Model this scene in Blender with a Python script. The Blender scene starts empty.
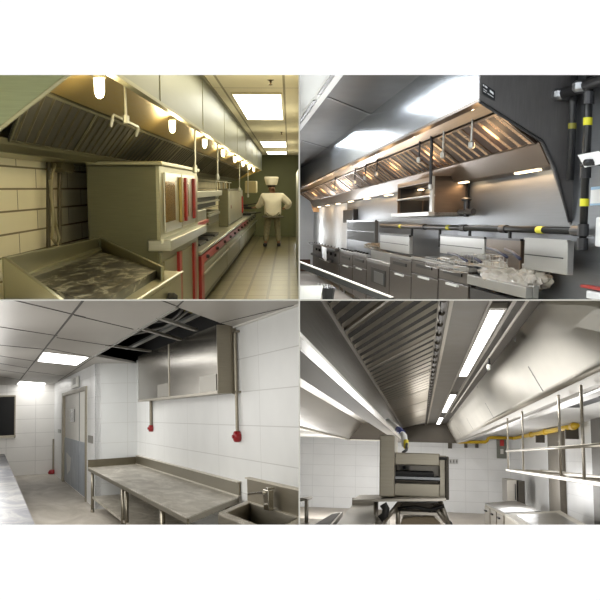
import bpy, bmesh, math, random
from mathutils import Vector, Matrix
random.seed(7)
PI = math.pi
F = 800.0                      # focal length in pixels of a 600 px wide frame
CAM = Vector((0, 0, 2.0))
COL = bpy.context.scene.collection
ORG = {}
# ------------------------------------------------------------------ materials
def _new(name):
    m = bpy.data.materials.new(name); m.use_nodes = True
    nt = m.node_tree; b = nt.nodes['Principled BSDF']
    return m, nt, b
def _coord(nt, scale=(1, 1, 1)):
    tc = nt.nodes.new('ShaderNodeTexCoord'); mp = nt.nodes.new('ShaderNodeMapping')
    mp.inputs['Scale'].default_value = scale
    nt.links.new(tc.outputs['Object'], mp.inputs['Vector'])
    return mp.outputs['Vector']
def _ramp(nt, fac, stops):
    r = nt.nodes.new('ShaderNodeValToRGB')
    el = r.color_ramp.elements
    while len(el) < len(stops): el.new(0.5)
    for e, (p, c) in zip(el, stops):
        e.position = p; e.color = (c[0], c[1], c[2], 1)
    nt.links.new(fac, r.inputs['Fac'])
    return r.outputs['Color']
def lin(c):
    return tuple(((v/255+.055)/1.055)**2.4 if v > 10 else v/255/12.92 for v in c)
def paint(name, c, rough=.5, metal=0, var=.0, vs=3, spec=None, bump=0):
    m, nt, b = _new(name); c = lin(c)
    b.inputs['Roughness'].default_value = rough; b.inputs['Metallic'].default_value = metal
    b.inputs['Base Color'].default_value = (*c, 1)
    if var:
        n = nt.nodes.new('ShaderNodeTexNoise'); n.inputs['Scale'].default_value = vs; n.inputs['Detail'].default_value = 5
        nt.links.new(_coord(nt), n.inputs['Vector'])
        nt.links.new(_ramp(nt, n.outputs['Fac'], [(.3, [v*(1-var) for v in c]), (.7, [min(1, v*(1+var)) for v in c])]), b.inputs['Base Color'])
        if bump:
            bp = nt.nodes.new('ShaderNodeBump'); bp.inputs['Strength'].default_value = bump
            nt.links.new(n.outputs['Fac'], bp.inputs['Height']); nt.links.new(bp.outputs['Normal'], b.inputs['Normal'])
    return m
def steel(name, c=(170, 168, 160), rough=.32, metal=.9, streak=(2, 2, 60), var=.12, smear=.35, bump=.02):
    """brushed sheet steel: fine streaks plus large soft smears"""
    m, nt, b = _new(name); c = lin(c)
    b.inputs['Metallic'].default_value = metal
    n = nt.nodes.new('ShaderNodeTexNoise'); n.inputs['Scale'].default_value = 3; n.inputs['Detail'].default_value = 3
    nt.links.new(_coord(nt, streak), n.inputs['Vector'])
    s = nt.nodes.new('ShaderNodeTexNoise'); s.inputs['Scale'].default_value = 1.3; s.inputs['Detail'].default_value = 4
    nt.links.new(_coord(nt, (1, .5, 1)), s.inputs['Vector'])
    mx = nt.nodes.new('ShaderNodeMath'); mx.operation = 'MULTIPLY_ADD'
    nt.links.new(s.outputs['Fac'], mx.inputs[0]); mx.inputs[1].default_value = smear
    md = nt.nodes.new('ShaderNodeMath'); md.operation = 'MULTIPLY'; md.inputs[1].default_value = 1-smear
    nt.links.new(n.outputs['Fac'], md.inputs[0]); nt.links.new(md.outputs[0], mx.inputs[2])
    nt.links.new(_ramp(nt, mx.outputs[0], [(.3, [v*(1-var) for v in c]), (.7, [min(1, v*(1+var)) for v in c])]), b.inputs['Base Color'])
    mr = nt.nodes.new('ShaderNodeMapRange'); mr.inputs['To Min'].default_value = rough*.75; mr.inputs['To Max'].default_value = rough*1.3
    nt.links.new(mx.outputs[0], mr.inputs['Value']); nt.links.new(mr.outputs[0], b.inputs['Roughness'])
    if bump:
        bp = nt.nodes.new('ShaderNodeBump'); bp.inputs['Strength'].default_value = bump*4; bp.inputs['Distance'].default_value = .05
        nt.links.new(s.outputs['Fac'], bp.inputs['Height']); nt.links.new(bp.outputs['Normal'], b.inputs['Normal'])
    return m
def tile(name, plane, w, h, c1, cm, rough=.3, offset=0., mortar=.004, c2=None, o=(0, 0), var=.05):
    m, nt, b = _new(name)
    tc = nt.nodes.new('ShaderNodeTexCoord'); sp = nt.nodes.new('ShaderNodeSeparateXYZ'); cb = nt.nodes.new('ShaderNodeCombineXYZ')
    nt.links.new(tc.outputs['Object'], sp.inputs[0])
    for k, ax in enumerate(plane):
        a = nt.nodes.new('ShaderNodeMath'); a.operation = 'ADD'; a.inputs[1].default_value = o[k]
        nt.links.new(sp.outputs[ax], a.inputs[0]); nt.links.new(a.outputs[0], cb.inputs[k])
    br = nt.nodes.new('ShaderNodeTexBrick'); br.offset = offset; br.squash = 1
    br.inputs['Scale'].default_value = 1; br.inputs['Brick Width'].default_value = w; br.inputs['Row Height'].default_value = h
    br.inputs['Mortar Size'].default_value = mortar; br.inputs['Mortar Smooth'].default_value = .1
    br.inputs['Color1'].default_value = (*lin(c1), 1); br.inputs['Color2'].default_value = (*lin(c2 or c1), 1); br.inputs['Mortar'].default_value = (*lin(cm), 1)
    nt.links.new(cb.outputs[0], br.inputs['Vector'])
    n = nt.nodes.new('ShaderNodeTexNoise'); n.inputs['Scale'].default_value = 2.5; n.inputs['Detail'].default_value = 4
    nt.links.new(tc.outputs['Object'], n.inputs['Vector'])
    mi = nt.nodes.new('ShaderNodeMix'); mi.data_type = 'RGBA'; mi.blend_type = 'MULTIPLY'; mi.inputs[0].default_value = 1
    nt.links.new(br.outputs['Color'], mi.inputs[6])
    nt.links.new(_ramp(nt, n.outputs['Fac'], [(.3, (1-var,)*3), (.7, (1, 1, 1))]), mi.inputs[7])
    nt.links.new(mi.outputs[2], b.inputs['Base Color'])
    b.inputs['Roughness'].default_value = rough
    bp = nt.nodes.new('ShaderNodeBump'); bp.invert = True; bp.inputs['Strength'].default_value = .3; bp.inputs['Distance'].default_value = .004
    nt.links.new(br.outputs['Fac'], bp.inputs['Height']); nt.links.new(bp.outputs['Normal'], b.inputs['Normal'])
    return m
def blotch(name, stops, scale=4, rough=.45, metal=0, detail=8, stretch=(1, .4, 1), dist=1.0, bump=0):
    """stained or greasy surface: the stains keep their own shapes"""
    m, nt, b = _new(name)
    n = nt.nodes.new('ShaderNodeTexNoise'); n.inputs['Scale'].default_value = scale; n.inputs['Detail'].default_value = detail
    n.inputs['Distortion'].default_value = dist; n.inputs['Roughness'].default_value = .62
    nt.links.new(_coord(nt, stretch), n.inputs['Vector'])
    nt.links.new(_ramp(nt, n.outputs['Fac'], [(p, lin(c)) for p, c in stops]), b.inputs['Base Color'])
    b.inputs['Roughness'].default_value = rough; b.inputs['Metallic'].default_value = metal
    if bump:
        bp = nt.nodes.new('ShaderNodeBump'); bp.inputs['Strength'].default_value = bump
        nt.links.new(n.outputs['Fac'], bp.inputs['Height']); nt.links.new(bp.outputs['Normal'], b.inputs['Normal'])
    return m
def glow(name, c, e):
    m, nt, b = _new(name)
    b.inputs['Base Color'].default_value = (*c, 1)
    b.inputs['Emission Color'].default_value = (*c, 1); b.inputs['Emission Strength'].default_value = e
    return m
def glass(name, c=(200, 190, 150), rough=.05):
    m, nt, b = _new(name)
    b.inputs['Base Color'].default_value = (*lin(c), 1); b.inputs['Roughness'].default_value = rough
    b.inputs['Transmission Weight'].default_value = .9; b.inputs['IOR'].default_value = 1.1
    return m
# ------------------------------------------------------------------ mesh builder
def V(*a): return Vector(a)
class MB:
    def __init__(s): s.v = []; s.f = []
    def add(s, vs, fs):
        b = len(s.v); s.v += [Vector(v) for v in vs]; s.f += [tuple(b+i for i in f) for f in fs]; return s
    def hexa(s, b, t):
        n = len(b)
        return s.add(list(b)+list(t), [tuple(range(n))[::-1], tuple(range(n, 2*n))] + [(i, (i+1) % n, n+(i+1) % n, n+i) for i in range(n)])
    def prism(s, poly, vec): return s.hexa(poly, [Vector(p)+Vector(vec) for p in poly])
    def box(s, x0, x1, y0, y1, z0, z1):
        return s.prism([V(x0, y0, z0), V(x1, y0, z0), V(x1, y1, z0), V(x0, y1, z0)], (0, 0, z1-z0))
    def prof(s, pts, y0, y1): return s.prism([V(x, y0, z) for x, z in pts], (0, y1-y0, 0))
    def sheet(s, pts, y0, y1, t):
        """bent sheet: an open (x,z) outline of thickness t run from y0 to y1"""
        off = []
        for i, (x, z) in enumerate(pts):
            a = pts[max(0, i-1)]; c = pts[min(len(pts)-1, i+1)]
            d = Vector((c[0]-a[0], c[1]-a[1])); d.normalize()
            off.append((x-d.y*t, z+d.x*t))
        n = len(pts); vs = [V(x, y, z) for y in (y0, y1) for x, z in pts+off]
        q = 2*n; fs = []
        for i in range(n-1):
            fs += [(i, i+1, q+i+1, q+i), (n+i+1, n+i, q+n+i, q+n+i+1), (i+1, i, n+i, n+i+1), (q+i, q+i+1, q+n+i+1, q+n+i)]
        fs += [(0, q, q+n, n), (n-1, 2*n-1, q+2*n-1, q+n-1)]
        return s.add(vs, fs)
    def tube(s, pts, r, seg=10, cap=True):
        pts = [Vector(p) for p in pts]; rings = []; up = None
        rr = r if isinstance(r, (list, tuple)) else [r]*len(pts)
        for i, p in enumerate(pts):
            d = (pts[min(i+1, len(pts)-1)]-pts[max(i-1, 0)]).normalized()
            if up is None: up = d.orthogonal().normalized()
            a = (up-d*up.dot(d)).normalized(); up = a; bb = d.cross(a)
            rings.append([p+(a*math.cos(2*PI*k/seg)+bb*math.sin(2*PI*k/seg))*rr[i] for k in range(seg)])
        vs = [v for g in rings for v in g]; fs = []
        for i in range(len(rings)-1):
            for k in range(seg):
                k2 = (k+1) % seg; fs.append((i*seg+k, i*seg+k2, (i+1)*seg+k2, (i+1)*seg+k))
        if cap: fs += [tuple(range(seg))[::-1], tuple(range((len(rings)-1)*seg, len(rings)*seg))]
        return s.add(vs, fs)
    def cyl(s, p, q, r, seg=14): return s.tube([p, q], r, seg)
    def bar(s, p, q, w, h=None):
        h = h or w; p = Vector(p); q = Vector(q); d = (q-p).normalized()
        u = V(0, 0, 1) if abs(d.z) < .9 else V(0, 1, 0)
        a = d.cross(u).normalized()*w/2; b = d.cross(a).normalized()*h/2
        return s.hexa([p+a+b, p-a+b, p-a-b, p+a-b], [q+a+b, q-a+b, q-a-b, q+a-b])
    def lathe(s, c, prof, seg=16, ax='z'):
        vs = []; fs = []
        for r, h in prof:
            for k in range(seg):
                a = 2*PI*k/seg; u, w = r*math.cos(a), r*math.sin(a)
                vs.append(Vector(c)+(V(u, w, h) if ax == 'z' else V(h, u, w) if ax == 'x' else V(u, h, w)))
        for i in range(len(prof)-1):
            for k in range(seg):
                k2 = (k+1) % seg; fs.append((i*seg+k, i*seg+k2, (i+1)*seg+k2, (i+1)*seg+k))
        fs += [tuple(range(seg))[::-1], tuple(range((len(prof)-1)*seg, len(prof)*seg))]
        return s.add(vs, fs)
# ------------------------------------------------------------------ a room: its own upright frame, turned rigidly in the world
class Room:
    def __init__(s, vx, vy, side, roll=0):
        d = Vector((vx-300, F, 300-vy)).normalized()
        xa = d.cross(V(0, 0, 1)).normalized(); za = xa.cross(d).normalized()
        if roll:
            q = Matrix.Rotation(math.radians(roll), 3, d); xa = q @ xa; za = q @ za
        s.R = Matrix((xa, d, za)).transposed(); s.side = side; s.objs = []
        s.M = Matrix.Translation(CAM) @ s.R.to_4x4()
    def ray(s, px, py): return s.R.transposed() @ Vector((px-300, F, 300-py))
    def at(s, px, py, x=None, y=None, z=None):
        r = s.ray(px, py)
        k = x/r.x if x is not None else y/r.y if y is not None else z/r.z
        return r*k
    def _solve(s, ax, p, col=None, row=None):
        a = s.R @ Vector(p); e = s.R.col[ax]
        n = Vector((F, -(col-300), 0)) if col is not None else Vector((0, -(300-row), F))
        return -n.dot(a)/n.dot(e)
    def Y(s, px, x, z): return s._solve(1, (x, 0, z), col=px)
    def X(s, px, y, z): return s._solve(0, (0, y, z), col=px)
    def Z(s, py, x, y): return s._solve(2, (x, y, 0), row=py)
    # objects
    def build(s, mb, name, mat, parent=None, bevel=0, smooth=False, org=None):
        me = bpy.data.meshes.new(name)
        o0 = Vector(org) if org is not None else ORG.get(parent, V(0, 0, 0)) if parent else V(0, 0, 0)
        bm = bmesh.new(); vs = [bm.verts.new(v-o0) for v in mb.v]
        for f in mb.f:
            try: bm.faces.new([vs[i] for i in f])
            except ValueError: pass
        bmesh.ops.recalc_face_normals(bm, faces=bm.faces)
        bm.to_mesh(me); bm.free()
        if smooth:
            for p in me.polygons: p.use_smooth = True
        me.materials.append(mat)
        o = bpy.data.objects.new(name, me); COL.objects.link(o)
        if parent: o.parent = parent; ORG[o.name] = o0; ORG[o] = o0
        else: o.matrix_world = s.M @ Matrix.Translation(o0); ORG[o] = o0
        if bevel:
            b = o.modifiers.new('bevel', 'BEVEL'); b.width = bevel; b.segments = 2; b.limit_method = 'ANGLE'
        s.objs.append(o); return o
    def thing(s, name, label, cat, loc, group=None):
        o = bpy.data.objects.new(name, None); COL.objects.link(o)
        o.empty_display_size = .1
        o.matrix_world = s.M @ Matrix.Translation(Vector(loc)); ORG[o] = Vector(loc)
        o['label'] = label; o['category'] = cat
        if group: o['group'] = group
        return o
    def one(s, mb, name, mat, label, cat, group=None, bevel=0, smooth=False, kind=None):
        xs = [v.x for v in mb.v]; ys = [v.y for v in mb.v]; zs = [v.z for v in mb.v]
        o = s.build(mb, name, mat, None, bevel, smooth, org=((min(xs)+max(xs))/2, (min(ys)+max(ys))/2, min(zs)))
        o['label'] = label; o['category'] = cat
        if group: o['group'] = group
        if kind: o['kind'] = kind
        return o
    def struct(s, mb, name, mat, parent=None):
        o = s.build(mb, name, mat, parent)
        if not parent: o['kind'] = 'structure'
        return o
    def area(s, loc, sx, sy, e, c=(1, 1, 1), rot=(0, 0, 0), shape='RECTANGLE'):
        s.chk(loc)
        l = bpy.data.lights.new('ceiling_lamp', 'AREA'); l.shape = 'RECTANGLE'; l.size = sx; l.size_y = sy; l.energy = e; l.color = c
        o = bpy.data.objects.new('room_lamp', l); COL.objects.link(o)
        from mathutils import Euler
        o.matrix_world = s.M @ Matrix.Translation(Vector(loc)) @ Euler(rot).to_matrix().to_4x4(); return o
    def lamp_row(s, ys, x, z, e, c=(1, 1, 1), r=.25):
        for y in ys: s.point((x, y, z), e, c, r)
    def chk(s, loc):
        w = s.M @ Vector(loc)
        if (w.x)*s.side[0] < .03 or (w.z-CAM.z)*s.side[1] < .03 or w.y < 2.55: print('LAMP OUTSIDE', s.side, loc, w)
    def point(s, loc, e, c=(1, 1, 1), r=.04):
        s.chk(loc)
        l = bpy.data.lights.new('bulb_light', 'POINT'); l.energy = e; l.color = c; l.shadow_soft_size = r
        o = bpy.data.objects.new('bulb_light', l); COL.objects.link(o); o.matrix_world = s.M @ Matrix.Translation(Vector(loc)); return o
    # rectangle on a side wall plane x, its columns and rows read at the near column
    def rect(s, mb, x, px0, px1, pt, pb, t, at=None):
        y0 = s.Y(px0, x, 0); ya = s.Y(at, x, 0) if at else y0
        zt = s.Z(pt, x, ya); zb = s.Z(pb, x, ya); y0 = s.Y(px0, x, (zt+zb)/2); y1 = s.Y(px1, x, (zt+zb)/2)
        return mb.box(x, x+t, min(y0, y1), max(y0, y1), zb, zt)
    # rectangle facing the viewer at depth y
    def face(s, mb, y, px0, px1, pt, pb, t):
        pm = (px0+px1)/2; c = s.at(pm, pt, y=y).z; d = s.at(pm, pb, y=y).z
        return mb.box(s.X(px0, y, (c+d)/2), s.X(px1, y, (c+d)/2), y, y+t, d, c)
    def cut(s):
        """end everything at the dividing partitions and at the back of the front wall"""
        bpy.context.view_layer.update()
        sx, sz = s.side
        planes = [(V(2.5*0, 2.47, 0), V(0, -1, 0)), (V(-.0045 if sx < 0 else .0005, 0, 0), V(-sx, 0, 0)), (CAM+V(0, 0, .0025 if sz > 0 else -.0025), V(0, 0, -sz))]
        for o in list(s.objs):
            mw = o.matrix_world; pts = [mw @ v.co for v in o.data.vertices]
            for co, no in planes:
                ds = [(p-co).dot(no) for p in pts]
                if max(ds) <= 1e-6: continue
                if min(ds) >= 0:
                    for c in list(o.children): c.parent = o.parent
                    s.objs.remove(o); bpy.data.objects.remove(o); break
                inv = mw.inverted(); bm = bmesh.new(); bm.from_mesh(o.data)
                lco = inv @ co; lno = (mw.to_3x3().transposed() @ no).normalized()
                r = bmesh.ops.bisect_plane(bm, geom=bm.verts[:]+bm.edges[:]+bm.faces[:], plane_co=lco, plane_no=lno, clear_outer=True, dist=1e-6)
                ed = [g for g in r['geom_cut'] if isinstance(g, bmesh.types.BMEdge)]
                if ed:
                    try: bmesh.ops.holes_fill(bm, edges=ed, sides=0)
                    except Exception: pass
                bm.to_mesh(o.data); bm.free(); pts = [mw @ v.co for v in o.data.vertices]
                if not pts: break
def lp(a, b, t): return a+(b-a)*t
def filters(R, root, A, B, y0, y1, plen, pitch, skew, msl, mback, mfr, w=.5, t=.03, back=.03, gap=.02):
    """grease filters side by side under a hood: each has a frame, a backing and slanting baffles"""
    A = Vector(A); B = Vector(B); d = (B-A); n = Vector((-d.y, d.x)).normalized()   # (x,z)
    if n.y > 0: n = -n                                                            # n points down to the viewer
    def P(u, y, h): q = A+d*u+n*h; return V(q.x, y+skew*u, q.y)
    k = 0; y = y0; back = back
    while y < y1-.01:
        e = min(y+plen, y1); fr = MB()
        for a, b in ((y+.004, y+.03), (e-.03, e-.004)):
            fr.hexa([P(0, a, 0), P(0, b, 0), P(1, b, 0), P(1, a, 0)], [P(0, a, t), P(0, b, t), P(1, b, t), P(1, a, t)])
        for u0, u1 in ((0, .04), (.96, 1)):
            fr.hexa([P(u0, y, 0), P(u0, e, 0), P(u1, e, 0), P(u1, y, 0)], [P(u0, y, t*1.1), P(u0, e, t*1.1), P(u1, e, t*1.1), P(u1, y, t*1.1)])
        f = R.build(fr, 'filter_frame', mfr, root)
        bk = MB().hexa([P(0, y, -back), P(0, e, -back), P(1, e, -back), P(1, y, -back)], [P(0, y, -back+.01), P(0, e, -back+.01), P(1, e, -back+.01), P(1, y, -back+.01)])
        R.build(bk, 'filter_backing', mback, f)
        sl = MB(); c = y+.03+gap
        while c+pitch*w < e-.02:
            m = c+pitch*w/2; g = c+pitch*w
            sl.hexa([P(.03, c, 0), P(.03, m, t), P(.03, g, 0)], [P(.97, c, 0), P(.97, m, t), P(.97, g, 0)])
            c += pitch
        if sl.v: R.build(sl, 'baffles', msl, f)
        y = e; k += 1
# =====================================================================================
# upper left: warm, olive-lit cooking line with a long hood and a cook in white
# =====================================================================================
R = Room(289, 188, (-1, 1)); TL = R
ZF, ZC, XE, XWL = -1.5, 1.0, -1.05, -1.9
st = steel('olive_steel', (150, 148, 122), .38, .85)
st_d = steel('dull_steel', (112, 110, 88), .45, .8)
st_l = steel('bright_steel', (190, 190, 178), .3, .9)
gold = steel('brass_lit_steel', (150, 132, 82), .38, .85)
slat = steel('filter_slat', (118, 112, 90), .4, .8)
dark = paint('soot', (28, 26, 20), .7)
red = paint('red_enamel', (140, 34, 32), .4, var=.2, vs=8)
blk = paint('black_iron', (26, 25, 24), .55)
cream = paint('cream_plastic', (196, 184, 140), .5)
R.struct(MB().box(-2.0, 2.5, 2.0, 25.2, ZF-.05, ZF), 'floor', tile('quarry_tile', 'XY', .3, .62, (122, 114, 82), (70, 64, 44), .35, 0, .022, (114, 106, 76), var=.2))
R.struct(MB().box(-2.0, 2.5, 2.0, 25.2, ZC, ZC+.05), 'ceiling', tile('ceiling_tile', 'XY', .62, 4.2, (236, 228, 200), (160, 152, 124), .8, 0, .012, o=(.05, .1)))
R.struct(MB().box(XWL-.1, XWL, 2.0, 25.2, ZF, ZC), 'wall_left', tile('block_wall', 'YZ', .86, .152, (236, 230, 204), (128, 118, 88), .7, .5, .007, o=(.35, .01)))
R.struct(MB().box(-2.0, 2.5, 25, 25.1, ZF, ZC), 'wall_back', paint('green_wall', (104, 106, 68), .6, var=.12, vs=1.5))
R.struct(MB().box(1.2, 1.25, 2.0, 25, ZF, ZC), 'wall_right', paint('pale_wall', (170, 168, 140), .6))
# --- hood
h = R.thing('exhaust_hood', 'long olive steel exhaust hood running the length of the cooking line, brass-lit inside', 'exhaust hood', (-1.3, 12, .2))
R.build(MB().box(-.80, -.785, 3.5, 23.4, .515, 1.0), 'front_panel', steel('pale_hood_front', (108, 112, 98), .34, .8, (2, .3, 2), .1, .5), h)
R.build(MB().box(-.82, -.778, 3.5, 23.4, .50, .52), 'front_lip', st, h)
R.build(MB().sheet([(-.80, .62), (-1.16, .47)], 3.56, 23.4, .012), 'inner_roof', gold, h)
R.build(MB().sheet([(-1.49, .262), (-1.51, .235), (-1.56, .205), (-1.62, .235)], 3.56, 23.4, .008), 'grease_gutter', st_d, h)
R.build(MB().box(-1.9, -1.6, 3.56, 23.4, .195, .225), 'rear_ledge', st, h)
R.build(MB().prof([(-1.9, .13), (-1.40, .13), (-.8, .59), (-.8, 1.0), (-1.9, 1.0)], 3.52, 3.55), 'end_panel', steel('green_grey_panel', (138, 148, 122), .5, .15), h)
R.build(MB().tube([V(-1.43, 3.53, .115), V(-.80, 3.53, .585)], .012, 6), 'end_panel_edge', st, h)
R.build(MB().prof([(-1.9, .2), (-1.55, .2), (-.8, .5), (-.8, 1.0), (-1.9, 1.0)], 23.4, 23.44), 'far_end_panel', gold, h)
filters(R, h, (-1.17, .46), (-1.5, .25), 3.7, 23.2, 1.3, .165, .66, slat, paint('filter_gap', (40, 38, 28), .8), st_d, w=.55, t=.014, back=.003)
for k in range(8):                                # seams and reflections on the front skin
    R.build(MB().box(-.786, -.781, 5.0+2.45*k, 5.012+2.45*k, .52, 1.0), 'seam_trim', st, h)
ceil_trim = R.build(MB().box(-.80, -.76, 3.5, 23.4, .975, 1.0), 'ceiling_trim', paint('dark_trim', (110, 108, 86), .5), h)
# --- bulbs under the hood
gl = glow('warm_bulb', (1, .86, .55), 9); cap = paint('lamp_cap', (196, 186, 150), .4, .3)
names = ['nearest the viewer and largest', 'second from the viewer', 'third from the viewer', 'fourth from the viewer', 'fifth, past the oven', 'sixth, far down the hood', 'seventh, near the far end', 'eighth and farthest']
for k in range(8):
    y = 4.0+2.45*k; z = .49
    t = R.thing('hood_lamp', 'glowing jar-glass hood lamp in the olive kitchen, '+names[k], 'lamp', (-.92, y, z+.09), 'jar lamps under the hood')
    R.build(MB().lathe((-.92, y, z+.035), [(.012, .07), (.03, .055), (.034, 0)], 12), 'lamp_cap', cap, t, smooth=True)
    R.build(MB().lathe((-.92, y, z-.06), [(.007, 0), (.018, .008), (.025, .03), (.026, .095)], 14), 'glass_jar', gl, t, smooth=True)
    R.point((-.90, y, z-.10), 8.0, (1, .8, .45), .05)
# --- ceiling lights
pan = glow('ceiling_panel', (1, .97, .85), 4.5)
for (ya, yb, xa, xb), w in zip([(8.7, 11.9, -.60, -.09), (17.4, 20.0, -.62, -.07), (22.2, 24.0, -.62, -.07)], ['nearest, large', 'middle', 'farthest, by the green end wall']):
    t = R.thing('ceiling_light', 'square lit ceiling panel in the cream tile ceiling, '+w, 'ceiling light', ((xa+xb)/2, (ya+yb)/2, ZC-.01), 'lit ceiling panels')
    R.build(MB().box(xa, xb, ya, yb, ZC-.014, ZC-.002), 'diffuser', pan, t)
    R.build(MB().box(xa-.015, xa, ya, yb, ZC-.02, ZC).box(xb, xb+.015, ya, yb, ZC-.02, ZC).box(xa-.015, xb+.015, ya-.03, ya, ZC-.02, ZC).box(xa-.015, xb+.015, yb, yb+.03, ZC-.02, ZC), 'frame', cap, t)
for px, py, w in ((270.6, 80, 'near the front'), (281.6, 132, 'farther back')):
    p = R.at(px, py, z=ZC)
    R.one(MB().lathe(p-V(0, 0, .03), [(.004, -.02), (.02, -.015), (.008, 0), (.012, .02), (.035, .03)], 12), 'sprinkler_head', paint('bronze', (90, 74, 50), .4, .8), 'small bronze ceiling sprinkler '+w, 'sprinkler', 'ceiling sprinklers')
# --- drop pipe with crossbar
pp = st_l
t = R.thing('drop_pipe', 'thin steel drop pipe ending in a crossbar with two nozzles before the filters', 'pipe', R.at(125, 119, y=4.4))
a, b = R.at(124.3, 82, y=4.4), R.at(126, 119.5, y=4.4); c, d = R.at(113, 114.5, y=4.4), R.at(138.5, 127, y=4.5)
R.build(MB().cyl(a+V(0, 0, .1), b, .008), 'pipe', pp, t)
R.build(MB().bar(c, d, .011), 'crossbar', pp, t)
R.build(MB().cyl(b+V(0, 0, .02), b-V(0, 0, .02), .018), 'tee', pp, t)
for q, e in ((c, (111, 127)), (d, (136, 136.5))):
    R.build(MB().tube([q, lp(q, R.at(*e, y=q.y), .4), R.at(*e, y=q.y)], [.006, .01, .006], 8), 'nozzle', st_l, t)
# --- hanging rods farther along
for px, p0, p1, y, w in ((195, 126, 170, 7.2, 'above the double oven'), (217.5, 147, 178, 9.8, 'above the red-trimmed range'), (239.5, 165, 190, 14.5, 'above the tall steamer'), (248, 170, 196, 17, 'farthest along the line')):
    a, b = R.at(px, p0, y=y), R.at(px, p1, y=y)
    t = R.thing('hanging_rod', 'thin steel rod dropping from the hood '+w, 'rod', b, 'rods under the hood')
    R.build(MB().cyl(a+V(0, 0, .05), b, .009), 'rod', st_l, t)
    R.build(MB().lathe(b-V(0, 0, .03), [(.01, 0), (.022, .01), (.022, .06), (.01, .08)]), 'nozzle', st_l, t)
# --- hoses on the block wall
t = R.thing('wall_pipe', 'dark vertical service pipes with tangled hose on the cream block wall', 'pipe', R.at(52, 240, x=XWL+.06))
for px in (48.5, 59.5):
    R.build(MB().cyl(R.at(px, 158, x=XWL+.05), R.at(px, 262, x=XWL+.05), .017), 'pipe', paint('pipe_brown', (74, 66, 46), .5), t)
R.build(MB().tube([R.at(px, py, x=XWL+.1) for px, py in ((55, 164), (52, 176), (51, 195), (55, 222), (59, 238), (57, 246), (52, 238), (53, 220), (52, 200), (50, 180))], .012, 8), 'hose', paint('grey_hose', (150, 142, 112), .5), t, smooth=True)
R.build(MB().prism([R.at(px, py, x=XWL+.03) for px, py in ((46, 168), (48, 160), (58, 161), (61, 168), (59, 173), (50, 172))], (.12, 0, 0)), 'bracket', paint('bracket_grey', (120, 114, 88), .4, .5), t, bevel=.01)
# --- griddle
zp = -.5
A1, A2, A3, A4 = R.at(27, 279, z=zp), R.at(102, 252, z=zp), R.at(160, 268, z=zp), R.at(96, 305, z=zp)
t = R.thing('griddle', 'flat-top griddle with raised splash guards and smeared dark plate', 'griddle', V(A3.x, A1.y, -1.5))
R.build(MB().prism([A1, A2, A3, A4], (0, 0, -.05)), 'griddle_plate', blotch('greasy_plate', [(.36, (34, 32, 27)), (.48, (58, 56, 47)), (.55, (88, 86, 74)), (.60, (150, 148, 132)), (.68, (74, 72, 60))], 11, .4, .3, bump=.1), t)
def wall_q(p, q, tp, tq, th, dn=.1):
    p2, q2 = V(p.x, p.y, R.Z(tp, p.x, p.y)), V(q.x, q.y, R.Z(tq, q.x, q.y)); n = (q-p).cross(V(0, 0, 1)).normalized()*th
    return MB().prism([p-V(0, 0, dn), q-V(0, 0, dn), q2, p2], n)
gs = steel('griddle_steel', (140, 138, 112), .35, .85)
G1, G2 = R.at(8.5, 284, z=zp), R.at(100, 249, z=zp)
R.build(wall_q(G1, G2, 257, 238, -.03, .3), 'back_splash', gs, t, bevel=.004)
R.build(wall_q(G2, R.at(161, 272, z=zp), 238, 266.5, -.02, .2), 'side_splash', gs, t, bevel=.004)
N1, N2 = G1, R.at(72, 316, z=zp)
R.build(wall_q(N1, N2, 257, 304, .02, .3), 'side_splash', gs, t, bevel=.004)
R.build(MB().prism([G1, A1, A2, G2], (0, 0, .02)), 'back_trough', gs, t)
zl = -.55
L = [R.at(159, 270, z=zl), R.at(181, 271.5, z=zl), R.at(120, 310, z=zl), R.at(92, 312, z=zl)]
R.build(MB().prism(L, (0, 0, -.03)), 'front_ledge', st, t, bevel=.006)
R.build(MB().prism([p-V(0, 0, .03) for p in (L[0], L[1], L[2], L[3])], (0, 0, -.6)), 'body', gs, t)
R.build(MB().tube([L[1]+V(.01, 0, 0), L[2]+V(.01, 0, 0)], .006), 'towel_rail', st_l, t)
for px in (152, 163, 171):
    y = R.Y(px, L[1].x, -.68); R.build(MB().lathe((L[1].x-.03, y, -.66), [(.03, 0), (.03, .05), (.015, .07)], 12, 'x'), 'control_knob', blk, t)
# --- white cable at lower left
R.one(MB().tube([R.at(px, py, y=4.2) for px, py in ((-2, 272), (3, 277), (8, 288), (13, 300))], .012, 8), 'cable', paint('pale_cable', (200, 196, 180), .5), 'pale cable hanging in front of the griddle corner', 'cable', smooth=True)
# --- double oven
y0, y1 = R.Y(160, XE, -.2), R.Y(197.5, XE, -.2)
zt = R.Z(165.5, XE, y0); zb = R.Z(240, XE, y0)
xb = R.X(87, y0, -.1)
t = R.thing('convection_oven', 'tall convection oven with two glazed doors, olive side panel', 'oven', V((xb+XE)/2, (y0+y1)/2, ZF))
side = steel('oven_side', (98, 98, 76), .5, .5, var=.15)
R.build(MB().box(xb, XE-.02, y0, y1, zb-.3, zt), 'body', side, t, bevel=.01)
R.build(MB().box(xb, XE+.03, y0-.02, y1, zt, zt+.035), 'top_cap', st, t, bevel=.008)
R.build(MB().box(XE-.03, XE, y0, y1, zb, zt), 'front_frame', st, t, bevel=.004)
R.build(MB().box(XE-.10, XE+.09, y0-.03, y1+.1, zb-.09, zb), 'front_ledge', st_l, t, bevel=.008)
amber = paint('oven_interior', (150, 118, 44), .5, var=.3, vs=4)
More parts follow.
